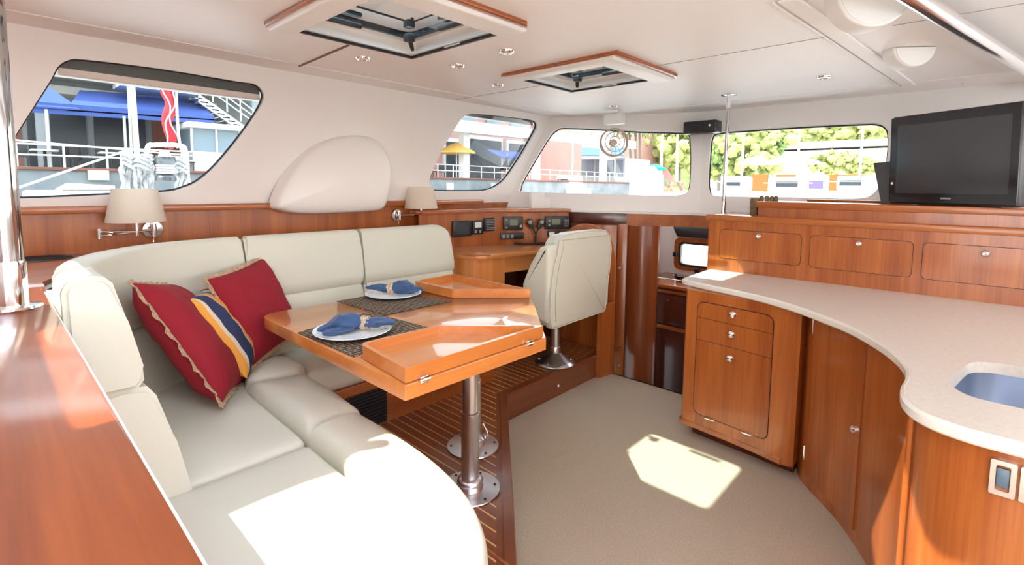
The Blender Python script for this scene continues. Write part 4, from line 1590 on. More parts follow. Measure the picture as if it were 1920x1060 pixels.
obj('stand', prism(NB(), [tuple((tvm @ Vector(p))[:2]) for p in ((.15, -.16, 0), (.55, -.16, 0), (.55, -.02, 0), (.15, -.02, 0))], ztv, ztv+.012), 'black', tv)
# dark wedge beside the tv (a second flat screen leaning behind)
a = atx(1638, 305, 3.87)
bm = NB()
pz = [(a.y+.0, 1.69), (a.y-.10, 1.70), (a.y-.10, 1.4375), (a.y-.055, 1.4375)]
prism(bm, pz, 0, .012, mtx=Matrix(((0, 0, 1, 3.86), (1, 0, 0, 0), (0, 1, 0, 0), (0, 0, 0, 1))))
obj('folded_screen', bm, 'black', label='thin dark panel leaning behind the left edge of the television', cat='panel')

# slim chrome pole on lockers
t = thing('grab_pole', 'slim chrome pole from the locker cap to the ceiling', 'pole', (3.76, 1.375, 1.338))
pxy = atz(1347, 398, 1.338)
px_, py_ = 3.775, 1.39*3.775/3.775
obj('pole', tube(NB(), [(3.76, 1.365, 1.34), (3.76, 1.365, CZ)], .0125, 20), 'polechrome', t)
obj('sleeve', lathe(NB(), [(.013, 0), (.017, 0), (.017, .09), (.013, .093)], (3.76, 1.365, 1.338)), 'chrome', t)
obj('sleeve', lathe(NB(), [(.013, 0), (.017, 0), (.017, .09), (.013, .093)], (3.76, 1.365, CZ-.003), (0, 0, -1)), 'chrome', t)
obj('flange', lathe(NB(), [(0, 0), (.05, 0), (.052, .004), (.03, .008), (0, .008)], (3.76, 1.365, CZ), (0, 0, -1)), 'chrome', t)

# box speaker over the window post
sp = thing('bookshelf_speaker', 'black box speaker fixed over the post between the front windows', 'speaker', (4.2, 1.75, 2.04))
pa, pb = atx(1282, 252, 4.22), atx(1345, 224, 4.22)
obj('cabinet', box(NB(), (4.20, pb.y, pa.z), (4.33, pa.y, pb.z), .012, 3), 'black', sp)
obj('grille', box(NB(), (4.188, (pa.y+pb.y)/2-.03, pa.z+.01), (4.202, pa.y-.012, pb.z-.012), .008, 2), M['gasket'], sp)
obj('badge', lathe(NB(), [(0, .002), (.009, .002), (.01, 0)], (4.20, pb.y+.055, pa.z+.06), (-1, 0, 0), 12), 'chrome', sp)

# clear fan under the ceiling
fn = thing('cabin_fan', 'round clear plastic fan hanging in front of the middle window', 'fan', (3.85, 2.37, 2.0))
fc_ = atx(1150, 268, 3.86)
obj('mount', box(NB(), (fc_.x-.03, fc_.y-.09, 2.075), (fc_.x+.05, fc_.y+.09, 2.165), .01, 2), M['purewhite'], fn)
obj('neck', tube(NB(), [(fc_.x+.02, fc_.y-.05, 2.20), (fc_.x+.02, fc_.y-.05, 2.15)], .02, 12), 'purewhite', fn)
fnn = Vector((-.73, -.68, .05)).normalized()
cg = NB()
for r_, o_ in ((.118, 0), (.118, .05), (.085, .07), (.045, .075)):
    A = fnn.orthogonal().normalized()
    B = fnn.cross(A)
    closedtube(cg, [fc_+fnn*o_+(A*math.cos(k*PI/16)+B*math.sin(k*PI/16))*r_ for k in range(32)], .007 if r_ > .1 else .004, 6)
for k in range(16):
    a = k*PI/8
    dv_ = A*math.cos(a)+B*math.sin(a)
    tube(cg, [fc_+dv_*.118, fc_+fnn*.05+dv_*.118, fc_+fnn*.075+dv_*.045], .002, 5)
obj('cage', cg, mat('pale_beige_plastic', (.50, .40, .35), .4), fn, label='pale wire cage')
bl = NB()
for k in range(3):
    a = k*2*PI/3
    d1, d2 = A*math.cos(a)+B*math.sin(a), A*math.cos(a+.9)+B*math.sin(a+.9)
    v = [bl.verts.new(p) for p in (fc_+d1*.02+fnn*.03, fc_+d1*.10+fnn*.04, fc_+d2*.10+fnn*.015, fc_+d2*.02+fnn*.015)]
    bl.faces.new(v)
obj('blades', bl, 'acry', fn)
obj('motor', lathe(NB(), [(0, .05), (.025, .045), (.035, 0), (.03, -.05), (0, -.06)], fc_, fnn, 20), mat('beige_plastic', (.62, .50, .42), .4), fn)

# ================================================================ WALL LAMPS
def wall_lamp(x, side, z, label):
    """swing-arm lamp on the wood panel; side -1 arms to the left, +1 to the right"""
    r = thing('swing_arm_lamp', label, 'lamp', (x, 3.235, z))
    obj('wall_plate', lathe(NB(), [(0, .022), (.02, .022), (.024, .015), (.045, .013), (.050, .006), (.052, 0)], (x, 3.235, z), (0, -1, 0), 28), 'chrome', r)
    obj('switch', tube(NB(), [(x, 3.21, z-.03), (x-.004, 3.20, z-.065)], .003, 6), 'chrome', r)
    j0 = Vector((x, 3.19, z))
    bm = tube(NB(), [(x, 3.235, z), j0], .008, 10)
    tube(bm, [j0-ZU*.035, j0+ZU*.035], .011, 12)
    obj('bracket', bm, 'chrome', r)
    if side < 0:
        j1 = j0+Vector((-.23, -.02, -.005))
        j2 = j0+Vector((-.085, -.06, .0))
        bm = tube(NB(), [j0, j1+ZU*-.012], .0055, 8)
        tube(bm, [j1+ZU*.012, j2], .0055, 8)
        tube(bm, [j1-ZU*.025, j1+ZU*.025], .010, 12)
    else:
        j2 = j0+Vector((.16, -.05, 0))
        bm = tube(NB(), [j0, j2], .0055, 8)
    tube(bm, [j2-ZU*.02, j2+ZU*.05], .009, 12)
    obj('swing_arm', bm, 'chrome', r)
    c = j2+ZU*.052
    bm = lathe(NB(), [(.128, 0), (.096, .168), (.094, .168), (.126, 0), (.128, 0)], c, seg=40)
    obj('lamp_shade', bm, M['shade2'], r)
    obj('bulb', lathe(NB(), [(0, .09), (.018, .08), (.024, .06), (.015, .02), (.012, 0)], c, seg=14), 'purewhite', r)
    return r


sh = mat('lamp_shade_cloth', (.97, .93, .86), .85)
b_ = sh.node_tree.nodes['Principled BSDF']
b_.inputs['Subsurface Weight'].default_value = 0
n_, l_ = sh.node_tree.nodes, sh.node_tree.links
trn = n_.new('ShaderNodeBsdfTranslucent')
trn.inputs[0].default_value = (.98, .94, .86, 1)
mxs = n_.new('ShaderNodeMixShader')
mxs.inputs[0].default_value = .6
l_.new(b_.outputs[0], mxs.inputs[1])
l_.new(trn.outputs[0], mxs.inputs[2])
l_.new(mxs.outputs[0], n_['Material Output'].inputs[0])
M['shade2'] = sh
wall_lamp(.625, -1, 1.268, 'cream-shaded chrome swing-arm lamp below the big left window')
wall_lamp(2.17, 1, 1.292, 'cream-shaded chrome swing-arm lamp left of the radios, beside the small window')

# white moulded bulge on the left wall
dm = thing('moulded_fairing', 'smooth white moulded bulge on the wall between the two side windows', 'fairing', (1.6, 3.1, 1.5))
dpx = [(513, 386), (528, 345), (550, 310), (580, 280), (615, 262), (650, 254), (685, 255), (712, 270), (728, 300), (732, 335), (727, 365), (716, 391), (690, 397), (640, 400), (585, 402), (548, 400), (525, 394)]
dl = []
for (x, y) in smooth_px(dpx, 3):
    dl.append(aty(x, y, 3.13))
cxd = sum((p for p in dl), Vector())/len(dl)
bm = NB()
rings = []
for k in range(9):
    u = k/8
    s_ = math.cos(u*PI/2)
    hgt = math.sin(u*PI/2)**.8
    rings.append([bm.verts.new(cxd+(p-cxd)*s_*1.0+Vector((0, -.10*hgt+(.0 if k else .08), 0))) for p in dl])
for i in range(8):
    k = len(dl)
    for j in range(k):
        bm.faces.new((rings[i][j], rings[i][(j+1) % k], rings[i+1][(j+1) % k], rings[i+1][j]))
bmesh.ops.remove_doubles(bm, verts=bm.verts, dist=.0005)
obj('shell', bm, 'white', dm, sharp=70)

# ================================================================ CEILING FITTINGS
def hatch(h, lab, tilt=0):
    x0, y0, x1, y1 = h
    r = thing('ceiling_hatch', lab, 'hatch', ((x0+x1)/2, (y0+y1)/2, CZ), 0)
    fo, fi = rect((x0-.105, y0-.115, x1+.02, y1+.02)), rect((x0-.075, y0-.085, x1+.018, y1+.018))
    # raised white liner on the two near sides, wooden edge outside it
    wo = [(x0-.135, y0-.16), (x1-.015, y0-.16), (x1-.015, y0-.125), (x0-.115, y0-.125), (x0-.115, y1+.02), (x0-.135, y1+.02)]
    obj('wooden_edge', prism(NB(), [(x0-.135, y0-.17), (x1-.02, y0-.17), (x1+.02, y0-.135), (x0-.115, y0-.135), (x0-.115, y1+.035), (x0-.135, y1+.0)], CZ-.018, CZ, .004), 'woodx', r, label='thin cherry edge')
    bm = NB()
    prism(bm, [(x0-.12, y0-.14), (x1+.012, y0-.14), (x1+.012, y0-.008), (x0-.008, y0-.008), (x0-.008, y1+.012), (x0-.12, y1+.012)], CZ-.036, CZ, .017, 4)
    obj('blind_housing', bm, 'purewhite', r, label='rounded white blind cassette on two sides')
    pull = (x1+.006, (y0+y1)/2)
    obj('blind_pull', prism(NB(), roundpoly([(x1-.005, pull[1]-.07), (x1+.028, pull[1]-.04), (x1+.028, pull[1]+.04), (x1-.005, pull[1]+.07)], .01, 3), CZ-.008, CZ, .003), 'purewhite', r)
    obj('rim', sheet(rect((x0-.012, y0-.012, x1+.012, y1+.012)), [rect((x0+.003, y0+.003, x1-.003, y1-.003))], Vector((0, 0, CZ-.012)), Vector((1, 0, 0)), Vector((0, 1, 0)), .012), 'gasket', r, label='black rubber rim')
    bm = NB()
    # upstand (well) above the ceiling
    o4, i5 = rect((x0-.02, y0-.02, x1+.02, y1+.02)), roundpoly(rect((x0+.012, y0+.012, x1-.012, y1-.012)), .05, 4)
    merge(bm, sheet(o4, [i5], Vector((0, 0, CZ+.002)), Vector((1, 0, 0)), Vector((0, 1, 0)), .062))
    merge(bm, sheet(o4, [roundpoly(rect((x0+.035, y0+.035, x1-.035, y1-.035)), .06, 5)], Vector((0, 0, CZ+.055)), Vector((1, 0, 0)), Vector((0, 1, 0)), .012))
    obj('well', bm, 'purewhite', r)
    fr = obj('lid_frame', sheet(roundpoly(rect((x0+.03, y0+.03, x1-.03, y1-.03)), .05, 5), [roundpoly(rect((x0+.055, y0+.055, x1-.055, y1-.055)), .05, 5)], Vector((0, 0, CZ+.068)), Vector((1, 0, 0)), Vector((0, 1, 0)), .02), 'glossblack', r)
    bm = NB()
    bm.faces.new([bm.verts.new((p[0], p[1], CZ+.082)) for p in roundpoly(rect((x0+.05, y0+.05, x1-.05, y1-.05)), .05, 5)])
    obj('glass', bm, 'tint', r)
    for (cx, cy, lx, ly) in (((x0+x1)/2-.12, y1-.075, .09, .012), (x1-.075, (y0+y1)/2-.08, .012, .09)):
        obj('grip', box(NB(), (cx-lx, cy-ly, CZ+.045), (cx+lx, cy+ly, CZ+.068), .008, 2), 'black', fr)
    bm = NB()
    hx, hy = x1-.10, y1-.12
    box(bm, (hx-.022, hy-.022, CZ+.03), (hx+.022, hy+.022, CZ+.068), .006, 2)
    tube(bm, [(hx, hy, CZ+.045), (hx+.03, hy+.025, CZ+.025), (hx+.045, hy+.035, CZ+.004)], [.012, .012, .009], 8)
    obj('handle', bm, 'black', fr)
    return r


hatch(hA, 'large skylight hatch at the top of the picture, nearer the camera')
hatch(hB, 'smaller-looking skylight hatch farther away, towards the front windows')

dl0 = None
for i, (px, py, lab) in enumerate(((680, 110, 'recessed ceiling light nearest the left wall, beside the nearer hatch'), (858, 124, 'recessed ceiling light midway between the two hatches, left of its twin'),
                                   (950, 97, 'recessed ceiling light just above the left corner of the farther hatch'), (933, 160, 'recessed ceiling light just below the left corner of the farther hatch'),
                                   (1150, 200, 'recessed ceiling light above the clear fan'), (1545, 145, 'recessed ceiling light over the galley'))):
    p = atz(px, py, CZ-.004)
    if dl0 is None:
        dl0 = thing('downlight', lab, 'ceiling light', (p.x, p.y, CZ), 0, 'recessed ceiling lights')
        obj('bezel', lathe(NB(), [(.022, .002), (.026, .011), (.036, .010), (.040, .004), (.041, 0)], (0, 0, 0), (0, 0, -1), 28), 'chrome', dl0, local=True)
        obj('lens', lathe(NB(), [(0, .006), (.02, .006), (.025, .008)], (0, 0, 0), (0, 0, -1), 24), 'purewhite', dl0, local=True)
    else:
        copy_tree(dl0, (p.x, p.y, CZ), label=lab)

# overhead grab rail
q0, q1 = Vector((2.02, .235, CZ-.075)), Vector((4.0, -.13, CZ-.075))
q0, q1 = atz(1700, -12, CZ-.075), atz(1990, 170, CZ-.075)
t = thing('overhead_handrail', 'thick chrome handrail slung under the ceiling at top right', 'handrail', (q0+q1)/2)
dq = (q1-q0).normalized()
obj('rail', tube(NB(), [q0-dq*.8, q1+dq*.4], .029, 28), mat('soft_chrome', (.86, .86, .88), .16, metal=1), t)
for f in (-.5, 1.2):
    p = q0+(q1-q0)*f
    obj('standoff', tube(NB(), [p, (p.x, p.y, CZ)], .014, 14), 'chrome', t)
# second thin cable trunking with two half-round lamps
r0, r1 = atz(1478, -5, CZ), atz(1705, 158, CZ)
t = thing('cable_trunking', 'narrow white cable cover running across the ceiling behind the round lamps', 'trunking', (r0+r1)/2)
dr_ = (r1-r0).normalized()
sr = Vector((-dr_.y, dr_.x, 0))
bm = prism(NB(), [tuple((r0+sr*.035)[:2]), tuple((r0-sr*.035)[:2]), tuple((r1-sr*.035)[:2]), tuple((r1+sr*.035)[:2])], CZ-.014, CZ, .008, 3)
obj('cover', bm, 'ceil', t)
obj('cable', tube(NB(), [r0+sr*.05-ZU*.006, r1+sr*.045-ZU*.006], .005, 6), 'purewhite', t)
for px, py, R, lab in ((1625, 18, .125, 'round white ceiling lamp nearer the handrail, cut by the top edge'), (1702, 112, .095, 'half-round white ceiling lamp above the television')):
    c = atz(px, py, CZ-.05)
    c.z = CZ
    r = thing('drum_lamp', lab, 'ceiling light', c, 0)
    # drum lying under the ceiling, axis horizontal towards the camera : D-shaped cover
    ax = Vector((-.80, -.60, 0)).normalized()
    sd = Vector((-ax.y, ax.x, 0))
    poly = [(-R, 0)]+[(R*math.cos(PI+k*PI/20), R*.98*math.sin(PI+k*PI/20)) for k in range(1, 20)]+[(R, 0)]
    m_ = frame_mtx(c-ax*.05, sd, ZU, ax)
    bm = prism(NB(), poly if sd.cross(ZU).dot(ax) > 0 else poly[::-1], 0, .10, .012, 4, mtx=m_)
    obj('diffuser', bm, 'purewhite', r)
    m_ = frame_mtx(c+ax*.051, sd, ZU, ax)
    bm = prism(NB(), [(a*.9, b*.9-.006) for a, b in poly], 0, .002, mtx=m_)
    obj('end_cap', bm, 'purewhite', r)
    obj('clip', box(NB(), (c.x-ax.x*.1-.02, c.y-ax.y*.1-.02, CZ-.02), (c.x-ax.x*.1+.02, c.y-ax.y*.1+.02, CZ), .004), 'greyp', r)
for i, (px, py) in enumerate(((1748, 175), (1805, 157))):
    p = atz(px, py, CZ)
    obj('ceiling_screw', lathe(NB(), [(0, .004), (.006, .003), (.008, 0)], p, (0, 0, -1), 10), 'chrome', label='tiny chrome screw head in the ceiling above the television, %s of the two' % ('left' if i == 0 else 'right'), cat='screw', group='screws in the ceiling above the television')

# ================================================================ OUTDOORS
def Q(px, py, Y):
    return aty(px, py, Y)


bm = box(NB(), (-60, -120, -1.45), (260, 200, -1.4))
obj('harbour_water', bm, 'water', kind='stuff', label='harbour water around the boat', cat='water')
# own coachroof seen through the side windows
bm = box(NB(), (-1.5, 3.66, 1.14), (5.0, 6.9, 1.24), .03)
obj('side_deck', bm, 'purewhite', label='white side deck of the boat just outside the left windows', cat='deck')

qd = thing('quay', 'grey concrete quay with a rusty brown coping beyond the left windows', 'quay', (20, 24, -1.4))
obj('wall', box(NB(), (-25, 24, -2), (46, 60, 1.92)), 'conc', qd)
obj('coping', box(NB(), (-25, 23.9, 1.92), (46, 24.6, 2.03), .02), 'brick', qd)
obj('paving', box(NB(), (-25, 24.6, 1.92), (46, 60, 2.0)), 'pave', qd)
for px, lab in ((185, 'pale notice board fixed on the quay wall, seen in the big left window'),):
    a, b = Q(165, 338, 23.9), Q(204, 320, 23.9)
    obj('notice_board', box(NB(), (a.x, 23.85, a.z), (b.x, 23.93, b.z), .01), 'pale', label=lab, cat='sign')
rl = thing('quay_railing', 'white tube railing along the edge of the quay', 'railing', (12, 24.2, 2.0))
bm = NB()
for z in (2.82, 2.45):
    tube(bm, [(-8, 24.2, z), (44, 24.2, z)], .03, 6)
obj('rail', bm, 'purewhite', rl)
for k in range(43):
    x = -7.6+1.22*k
    obj('post', tube(NB(), [(x, 24.2, 2.0), (x, 24.2, 2.84)], .035, 6), 'purewhite', rl)

# restaurant behind the big window
bl_ = thing('quay_restaurant', 'dark-fronted restaurant block with columns, seen in the big left window', 'building', (3, 30, 2))
obj('wall', box(NB(), (-14, 31, 2.0), (13.5, 38, 11)), 'greyb', bl_)
for x0, x1, mn in ((-9, -1.2, 'brick'), (.2, 1.4, 'brick'), (1.6, 3.6, 'dark'), (3.9, 5.9, 'dark'), (6.2, 7.6, 'brick'), (7.9, 9.4, 'dark'), (-1.0, .1, 'dark')):
    obj('shopfront', box(NB(), (x0, 30.9, 2.0), (x1, 31.02, 4.75)), mn, bl_)
obj('fascia', box(NB(), (-14, 29.2, 6.15), (13.0, 31, 6.9)), 'pale', bl_)
obj('fascia', box(NB(), (-14, 30.2, 5.45), (9.0, 31, 5.8)), 'pale', bl_)
for x in (1.75, 10.2):
    obj('column', box(NB(), (x, 28.6, 2.0), (x+.42, 29.0, 6.15)), 'greyb', bl_)
obj('beam', box(NB(), (-14, 28.4, 6.1), (13, 28.9, 6.5)), 'greyb', bl_)
aw = thing('blue_awning', 'long royal blue canvas awning over the restaurant front', 'awning', (4, 28, 4.5))
a0, a1, a2, a3 = Q(150, 172, 29.5), Q(372, 185, 29.5), Q(402, 226, 26.5), Q(60, 204, 26.5)
def slab4(pts, th=.06):
    bm = NB()
    lo = [bm.verts.new(p) for p in pts]
    hi = [bm.verts.new(Vector(p)+Vector((0, 0, th))) for p in pts]
    bm.faces.new(lo[::-1]); bm.faces.new(hi)
    for i in range(4):
        bm.faces.new((lo[i], lo[(i+1) % 4], hi[(i+1) % 4], hi[i]))
    return bm
obj('canvas', slab4([a0, a1, a2, Q(125, 208, 26.5)]), 'blueaw', aw)
b0 = Q(125, 216, 26.5)
obj('valance', slab4([Q(60, 211, 26.5), Q(402, 233, 26.5), Q(402, 233, 26.53), Q(60, 211, 26.53)], .42), 'blueaw', aw)
aw2 = thing('blue_awning', 'smaller blue awning panel at the left edge of the big window', 'awning', (1, 27, 4.4))
obj('canvas', slab4([Q(88, 168, 27.6), Q(96, 168, 27.7), Q(150, 207, 26.4), Q(40, 199, 26.4)]), 'blueaw', aw2)
for px in (94, 238):
    a = Q(px, 315, 26.5)
    obj('awning_post', tube(NB(), [(a.x, 26.5, 2.0), (a.x, 26.5, 4.3)], .05, 8), 'purewhite', label='slim white post holding up the blue awning, %s' % ('at its left end' if px < 100 else 'near its middle'), cat='post')
# cafe chairs behind the railing
ch = thing('cafe_chair', 'dark cafe chair behind the quay railing', 'chair', (0, 0, 0), 0, 'cafe chairs behind the quay railing')
obj('seat', box(NB(), (-.24, -.24, .42), (.24, .24, .47), .01), 'black', ch, local=True)
obj('backrest', box(NB(), (-.24, .21, .5), (.24, .25, .92), .01), 'black', ch, local=True)
for sx_ in (-.21, .21):
    for sy_ in (-.21, .21):
        obj('leg', box(NB(), (sx_-.02, sy_-.02, 0), (sx_+.02, sy_+.02, .43)), 'black', ch, local=True)
cpos = [(1.1, 26.2), (2.5, 25.7), (3.05, 26.6), (4.4, 25.9), (5.2, 26.4), (20.2, 26), (21.6, 26.8), (22.6, 26.2), (6.5, 26.0)]
for i, (x, y) in enumerate(cpos):
    lab = 'dark cafe chair behind the quay railing, ' + ('leftmost in the big left window', 'second from left in the big left window', 'third from left in the big left window', 'fourth from left in the big left window', 'fifth from left in the big left window', 'leftmost in the small second window', 'middle one in the small second window', 'rightmost in the small second window', 'rightmost in the big left window')[i]
    if i == 0:
        ch.location = (x, y, 2.0)
        ch['label'] = lab
    else:
        copy_tree(ch, (x, y, 2.0), (i*.9) % 3, lab)
for i, (x, y) in enumerate(((1.8, 26.3), (3.8, 26.2), (5.9, 26.8))):
    tt = thing('cafe_table', 'white-draped cafe table on the quay, %s of three in the big window' % ('leftmost', 'middle', 'rightmost')[i], 'table', (x, y, 2.0), 0, 'cafe tables behind the quay railing')
    obj('top', box(NB(), (x-.4, y-.4, 2.68), (x+.4, y+.4, 2.74), .01), 'pale', tt)
    obj('leg', tube(NB(), [(x, y, 2.0), (x, y, 2.68)], .05, 8), 'black', tt)
# white stair
sr_ = thing('outside_stair', 'white outdoor staircase with railings, upper right of the big window', 'stairs', (9, 28, 4))
s0, s1 = Q(372, 172, 27.5), Q(500, 262, 27.5)
for yy in (27.5, 29.0):
    obj('stringer', slab4([(s0.x, yy, s0.z-.5), (s1.x, yy, s1.z-.5), (s1.x, yy+.12, s1.z-.5), (s0.x, yy+.12, s0.z-.5)], .42), 'pale', sr_)
bm = NB()
for k in range(14):
    f = k/13
    p = s0+(s1-s0)*f
    box(bm, (p.x-.16, 27.5, p.z-.34), (p.x+.16, 29.0, p.z-.28))
obj('treads', bm, 'greyb', sr_)
bm = NB()
for dz_ in (.45, .75, 1.05):
    tube(bm, [s0+Vector((0, 0, dz_)), s1+Vector((0, 0, dz_))], .03, 6)
for k in range(6):
    p = s0+(s1-s0)*(k/5)
    tube(bm, [p, p+Vector((0, 0, 1.1))], .03, 6)
obj('handrail', bm, 'purewhite', sr_)
obj('landing', box(NB(), (s0.x-3.0, 27.5, s0.z-.15), (s0.x, 29.1, s0.z+.05)), 'pale', sr_)
# kiosk
k0, k1 = Q(362, 314, 26), Q(470, 250, 26)
ks = thing('ticket_kiosk', 'white kiosk with glazed upper half below the outdoor stair', 'kiosk', (9, 27, 2))
obj('body', box(NB(), (k0.x, 26, 2.0), (k1.x+1.5, 28, 2.95)), 'pale', ks)
obj('roof', box(NB(), (k0.x-.2, 25.7, 4.0), (k1.x+1.7, 28.3, 4.25), .03), 'purewhite', ks)
obj('glazing', box(NB(), (k0.x+.05, 26.05, 2.95), (k1.x+1.45, 27.95, 4.0)), mat('blue_grey_glazing', (.25, .33, .38), .1), ks)
bm = NB()
for k in range(5):
    x = k0.x+(k1.x+1.5-k0.x)*k/4
    box(bm, (x-.04, 25.98, 2.95), (x+.04, 26.06, 4.0))
obj('mullions', bm, 'purewhite', ks)

# rigging just outside: mast, furled red sail, ropes, winch
rg = thing('white_mast', 'white mast tube standing just outside the big left window', 'mast', (1.5, 6, 1.3))
a = Q(262, 330, 6.0)
obj('tube', tube(NB(), [(a.x, 6.0, 1.0), (a.x-.05, 6.0, 4.5)], .024, 14), 'purewhite', rg)
a = Q(248, 330, 6.0)
obj('halyard', tube(NB(), [(a.x, 6.0, 1.0), (a.x+.02, 6.0, 4.5)], .012, 8), 'roap', rg)
a, b = Q(318, 278, 6.0), Q(314, 120, 6.0)
bm = NB()
pth = [a+(b-a)*(k/14)+Vector((.022*math.sin(k*1.1), 0, 0)) for k in range(15)]
tube(bm, pth, [.03, .04, .048, .045, .04, .048, .055, .052, .046, .052, .058, .055, .052, .055, .055], 14)
fs = thing('furled_sail', 'furled red sail cover hanging outside the big window', 'sail', a)
obj('cover', bm, 'redc', fs)
bm = NB()
for s_ in (1, -1):
    tube(bm, [p+Vector((s_*.05*math.cos(k*.28), -.055, 0)) for k, p in enumerate(pth)], .007, 6)
tube(bm, bez([Q(330, 150, 5.95), Q(332, 215, 5.95), Q(338, 275, 5.9), Q(352, 305, 5.9), Q(345, 345, 5.9)], 5), .014, 8)
obj('lashing', bm, 'roap', fs)
wn = thing('deck_winch', 'steel winch outside the big window, under the red sail', 'winch', Q(311, 335, 5.6))
p = Q(311, 335, 5.6)
obj('drum', lathe(NB(), [(0, .0), (.085, 0), (.085, .03), (.06, .06), (.055, .13), (.075, .17), (.085, .19), (.085, .215), (.03, .225), (0, .225)], p-ZU*.02, seg=24), mat('dark_steel', (.16, .17, .18), .25, metal=.9), wn)
obj('cap', lathe(NB(), [(0, .05), (.04, .05), (.055, .0), (.0, .0)], p+ZU*.205, seg=20), 'chrome', wn)
bm = NB()
for k in range(4):
    closedtube(bm, [p+Vector((.066*math.cos(j*PI/10), .066*math.sin(j*PI/10), .055+.022*k)) for j in range(20)], .011, 6)
obj('rope_turns', bm, 'roap', wn)
rnd = random.Random(5)
for i, (x0, x1, y0_, y1_, lab) in enumerate(((228, 246, 285, 388, 'coil of white rope hung left of the mast'), (250, 285, 290, 388, 'tangle of white ropes between the mast and the winch'),
                                             (330, 352, 295, 388, 'coil of white rope right of the winch'))):
    bm = NB()
    for k in range(9):
        pts = []
        cx = x0+(x1-x0)*(k+.5)/9
        for j in range(10):
            f = j/9
            pts.append(Q(cx+rnd.uniform(-4, 4), y0_+(y1_-y0_)*f, 5.8+rnd.uniform(-.05, .05)))
        tube(bm, bez(pts, 3), .016, 6)
    for k in range(3):
        c_ = Q((x0+x1)/2, y0_+8+k*8, 5.72)
        rr = (Q(x1, 300, 5.8).x-Q(x0, 300, 5.8).x)*.5
        closedtube(bm, [c_+Vector((rr*math.cos(j*PI/8), .05*math.sin(j*PI/8), .02*math.sin(j*PI/4))) for j in range(16)], .015, 6)
    obj('rope_coil', bm, 'roap', label=lab, cat='rope', group='ropes outside the big window')
bm = NB()
tube(bm, [Q(20, 357, 6), Q(235, 283, 6)], .011, 6)
tube(bm, [Q(20, 262, 6.4), Q(360, 292, 6.4)], .008, 6)
obj('lifeline', bm, 'roap', label='thin white lifelines slanting across the big left window', cat='rope')
bm = NB()
a, b = Q(272, 272, 5.9), Q(352, 275, 5.9)
tube(bm, bez([Q(272, 345, 5.9), Q(276, 280, 5.9), Q(290, 272, 5.9), Q(335, 273, 5.9), Q(348, 285, 5.9), Q(352, 350, 5.9)], 5), .022, 8)
obj('pulpit_rail', bm, 'purewhite', label='white bent tube rail around the winch', cat='rail')
bm = NB()
tube(bm, [Q(115, 353, 5.45), Q(215, 353, 5.45)], .02, 8)
tube(bm, [Q(105, 357, 5.45), Q(125, 346, 5.45), Q(215, 351, 5.45)], .012, 8)
obj('boat_hook', bm, 'chrome', label='chrome-tipped boathook lying low in the big left window', cat='boathook')
obj('deck_locker', box(NB(), tuple(Q(48, 372, 5.3)-Vector((0, 0, .15))), tuple(Q(222, 358, 5.3)+Vector((0, .4, 0))), .02), 'purewhite', label='long low white deck locker at the lower left of the big window', cat='locker')

# ---- second window: pink shop building, canopy, umbrella
b2 = thing('pink_arcade', 'pink-brown arcade building with dark shop openings, in the small second window', 'building', (25, 31, 2))
obj('wall', box(NB(), (16.5, 31, 2.0), (44, 40, 12)), 'pink', b2)
a, b = Q(850, 318, 31), Q(938, 268, 31)
for (x0_, x1_, yt) in ((835, 862, 268), (880, 938, 266), (952, 985, 272)):
    a, b = Q(x0_, 320, 30.9), Q(x1_, yt, 30.9)
    w_ = obj('doorway', box(NB(), (a.x-.2, 30.8, 2.0), (b.x+.2, 31.02, b.z+.3)), 'pale', b2)
    obj('opening', box(NB(), (a.x, 30.75, 2.0), (b.x, 30.95, b.z)), 'dark', w_)
a, b = Q(862, 232, 30.9), Q(875, 218, 30.9)
for k in range(3):
    obj('upper_window', box(NB(), (a.x+k*3, 30.85, a.z), (a.x+1.6+k*3, 31.02, a.z+1.5)), mat('upper_glass', (.2, .26, .3), .15), b2)
obj('string_course', box(NB(), (16.5, 30.7, 6.5), (44, 31.02, 6.8)), 'pale', b2)
cn = thing('walkway_canopy', 'long white walkway canopy on a thick column, across the second window', 'canopy', (24, 27, 5))
a, b = Q(845, 243, 26), Q(1010, 236, 26)
obj('roof', slab4([(a.x-3, 24.6, a.z-.3), (44, 24.6, a.z+.0), (44, 27.5, a.z+.3), (a.x-3, 27.5, a.z)], .75), 'purewhite', cn)
a = Q(871, 325, 25.5)
for k, x in enumerate((a.x, a.x+7.5)):
    obj('column', box(NB(), (x-.25, 25.3, 2.0), (x+.25, 25.8, 5.5)), 'purewhite', cn)
um = thing('patio_umbrella', 'yellow patio umbrella on the quay in the small second window', 'umbrella', Q(855, 318, 26))
p = Q(856, 288, 26)
obj('canopy', lathe(NB(), [(0, .75), (.4, .62), (1.25, .12), (1.3, .0), (1.22, .05), (0, .5)], p, seg=8), 'yellow', um)
obj('pole', tube(NB(), [(p.x, 26, 2.0), (p.x, 26, p.z+.6)], .04, 8), 'purewhite', um)
a, b = Q(938, 300, 27), Q(985, 284, 27)
obj('blue_awning', slab4([(a.x, 26.5, a.z), (b.x+1, 26.5, a.z), (b.x+1, 28.5, b.z), (a.x, 28.5, b.z)]), 'blueaw', label='small dark blue awning at the right of the second window', cat='awning')
fl_ = thing('chequered_flag', 'small pale pennant above the railing in the second window', 'flag', Q(948, 322, 24.4))
a = Q(952, 290, 24.4)
obj('pole', tube(NB(), [(a.x, 24.45, 2.0), (a.x, 24.45, a.z+.1)], .03, 6), 'purewhite', fl_)
bm = NB()
v = [Q(952, 292, 24.4), Q(953, 318, 24.4), Q(938, 320, 24.4)]
obj('cloth', slab4([v[0], v[1], v[2], v[2]-Vector((.02, 0, 0))], .02), 'pale', fl_)
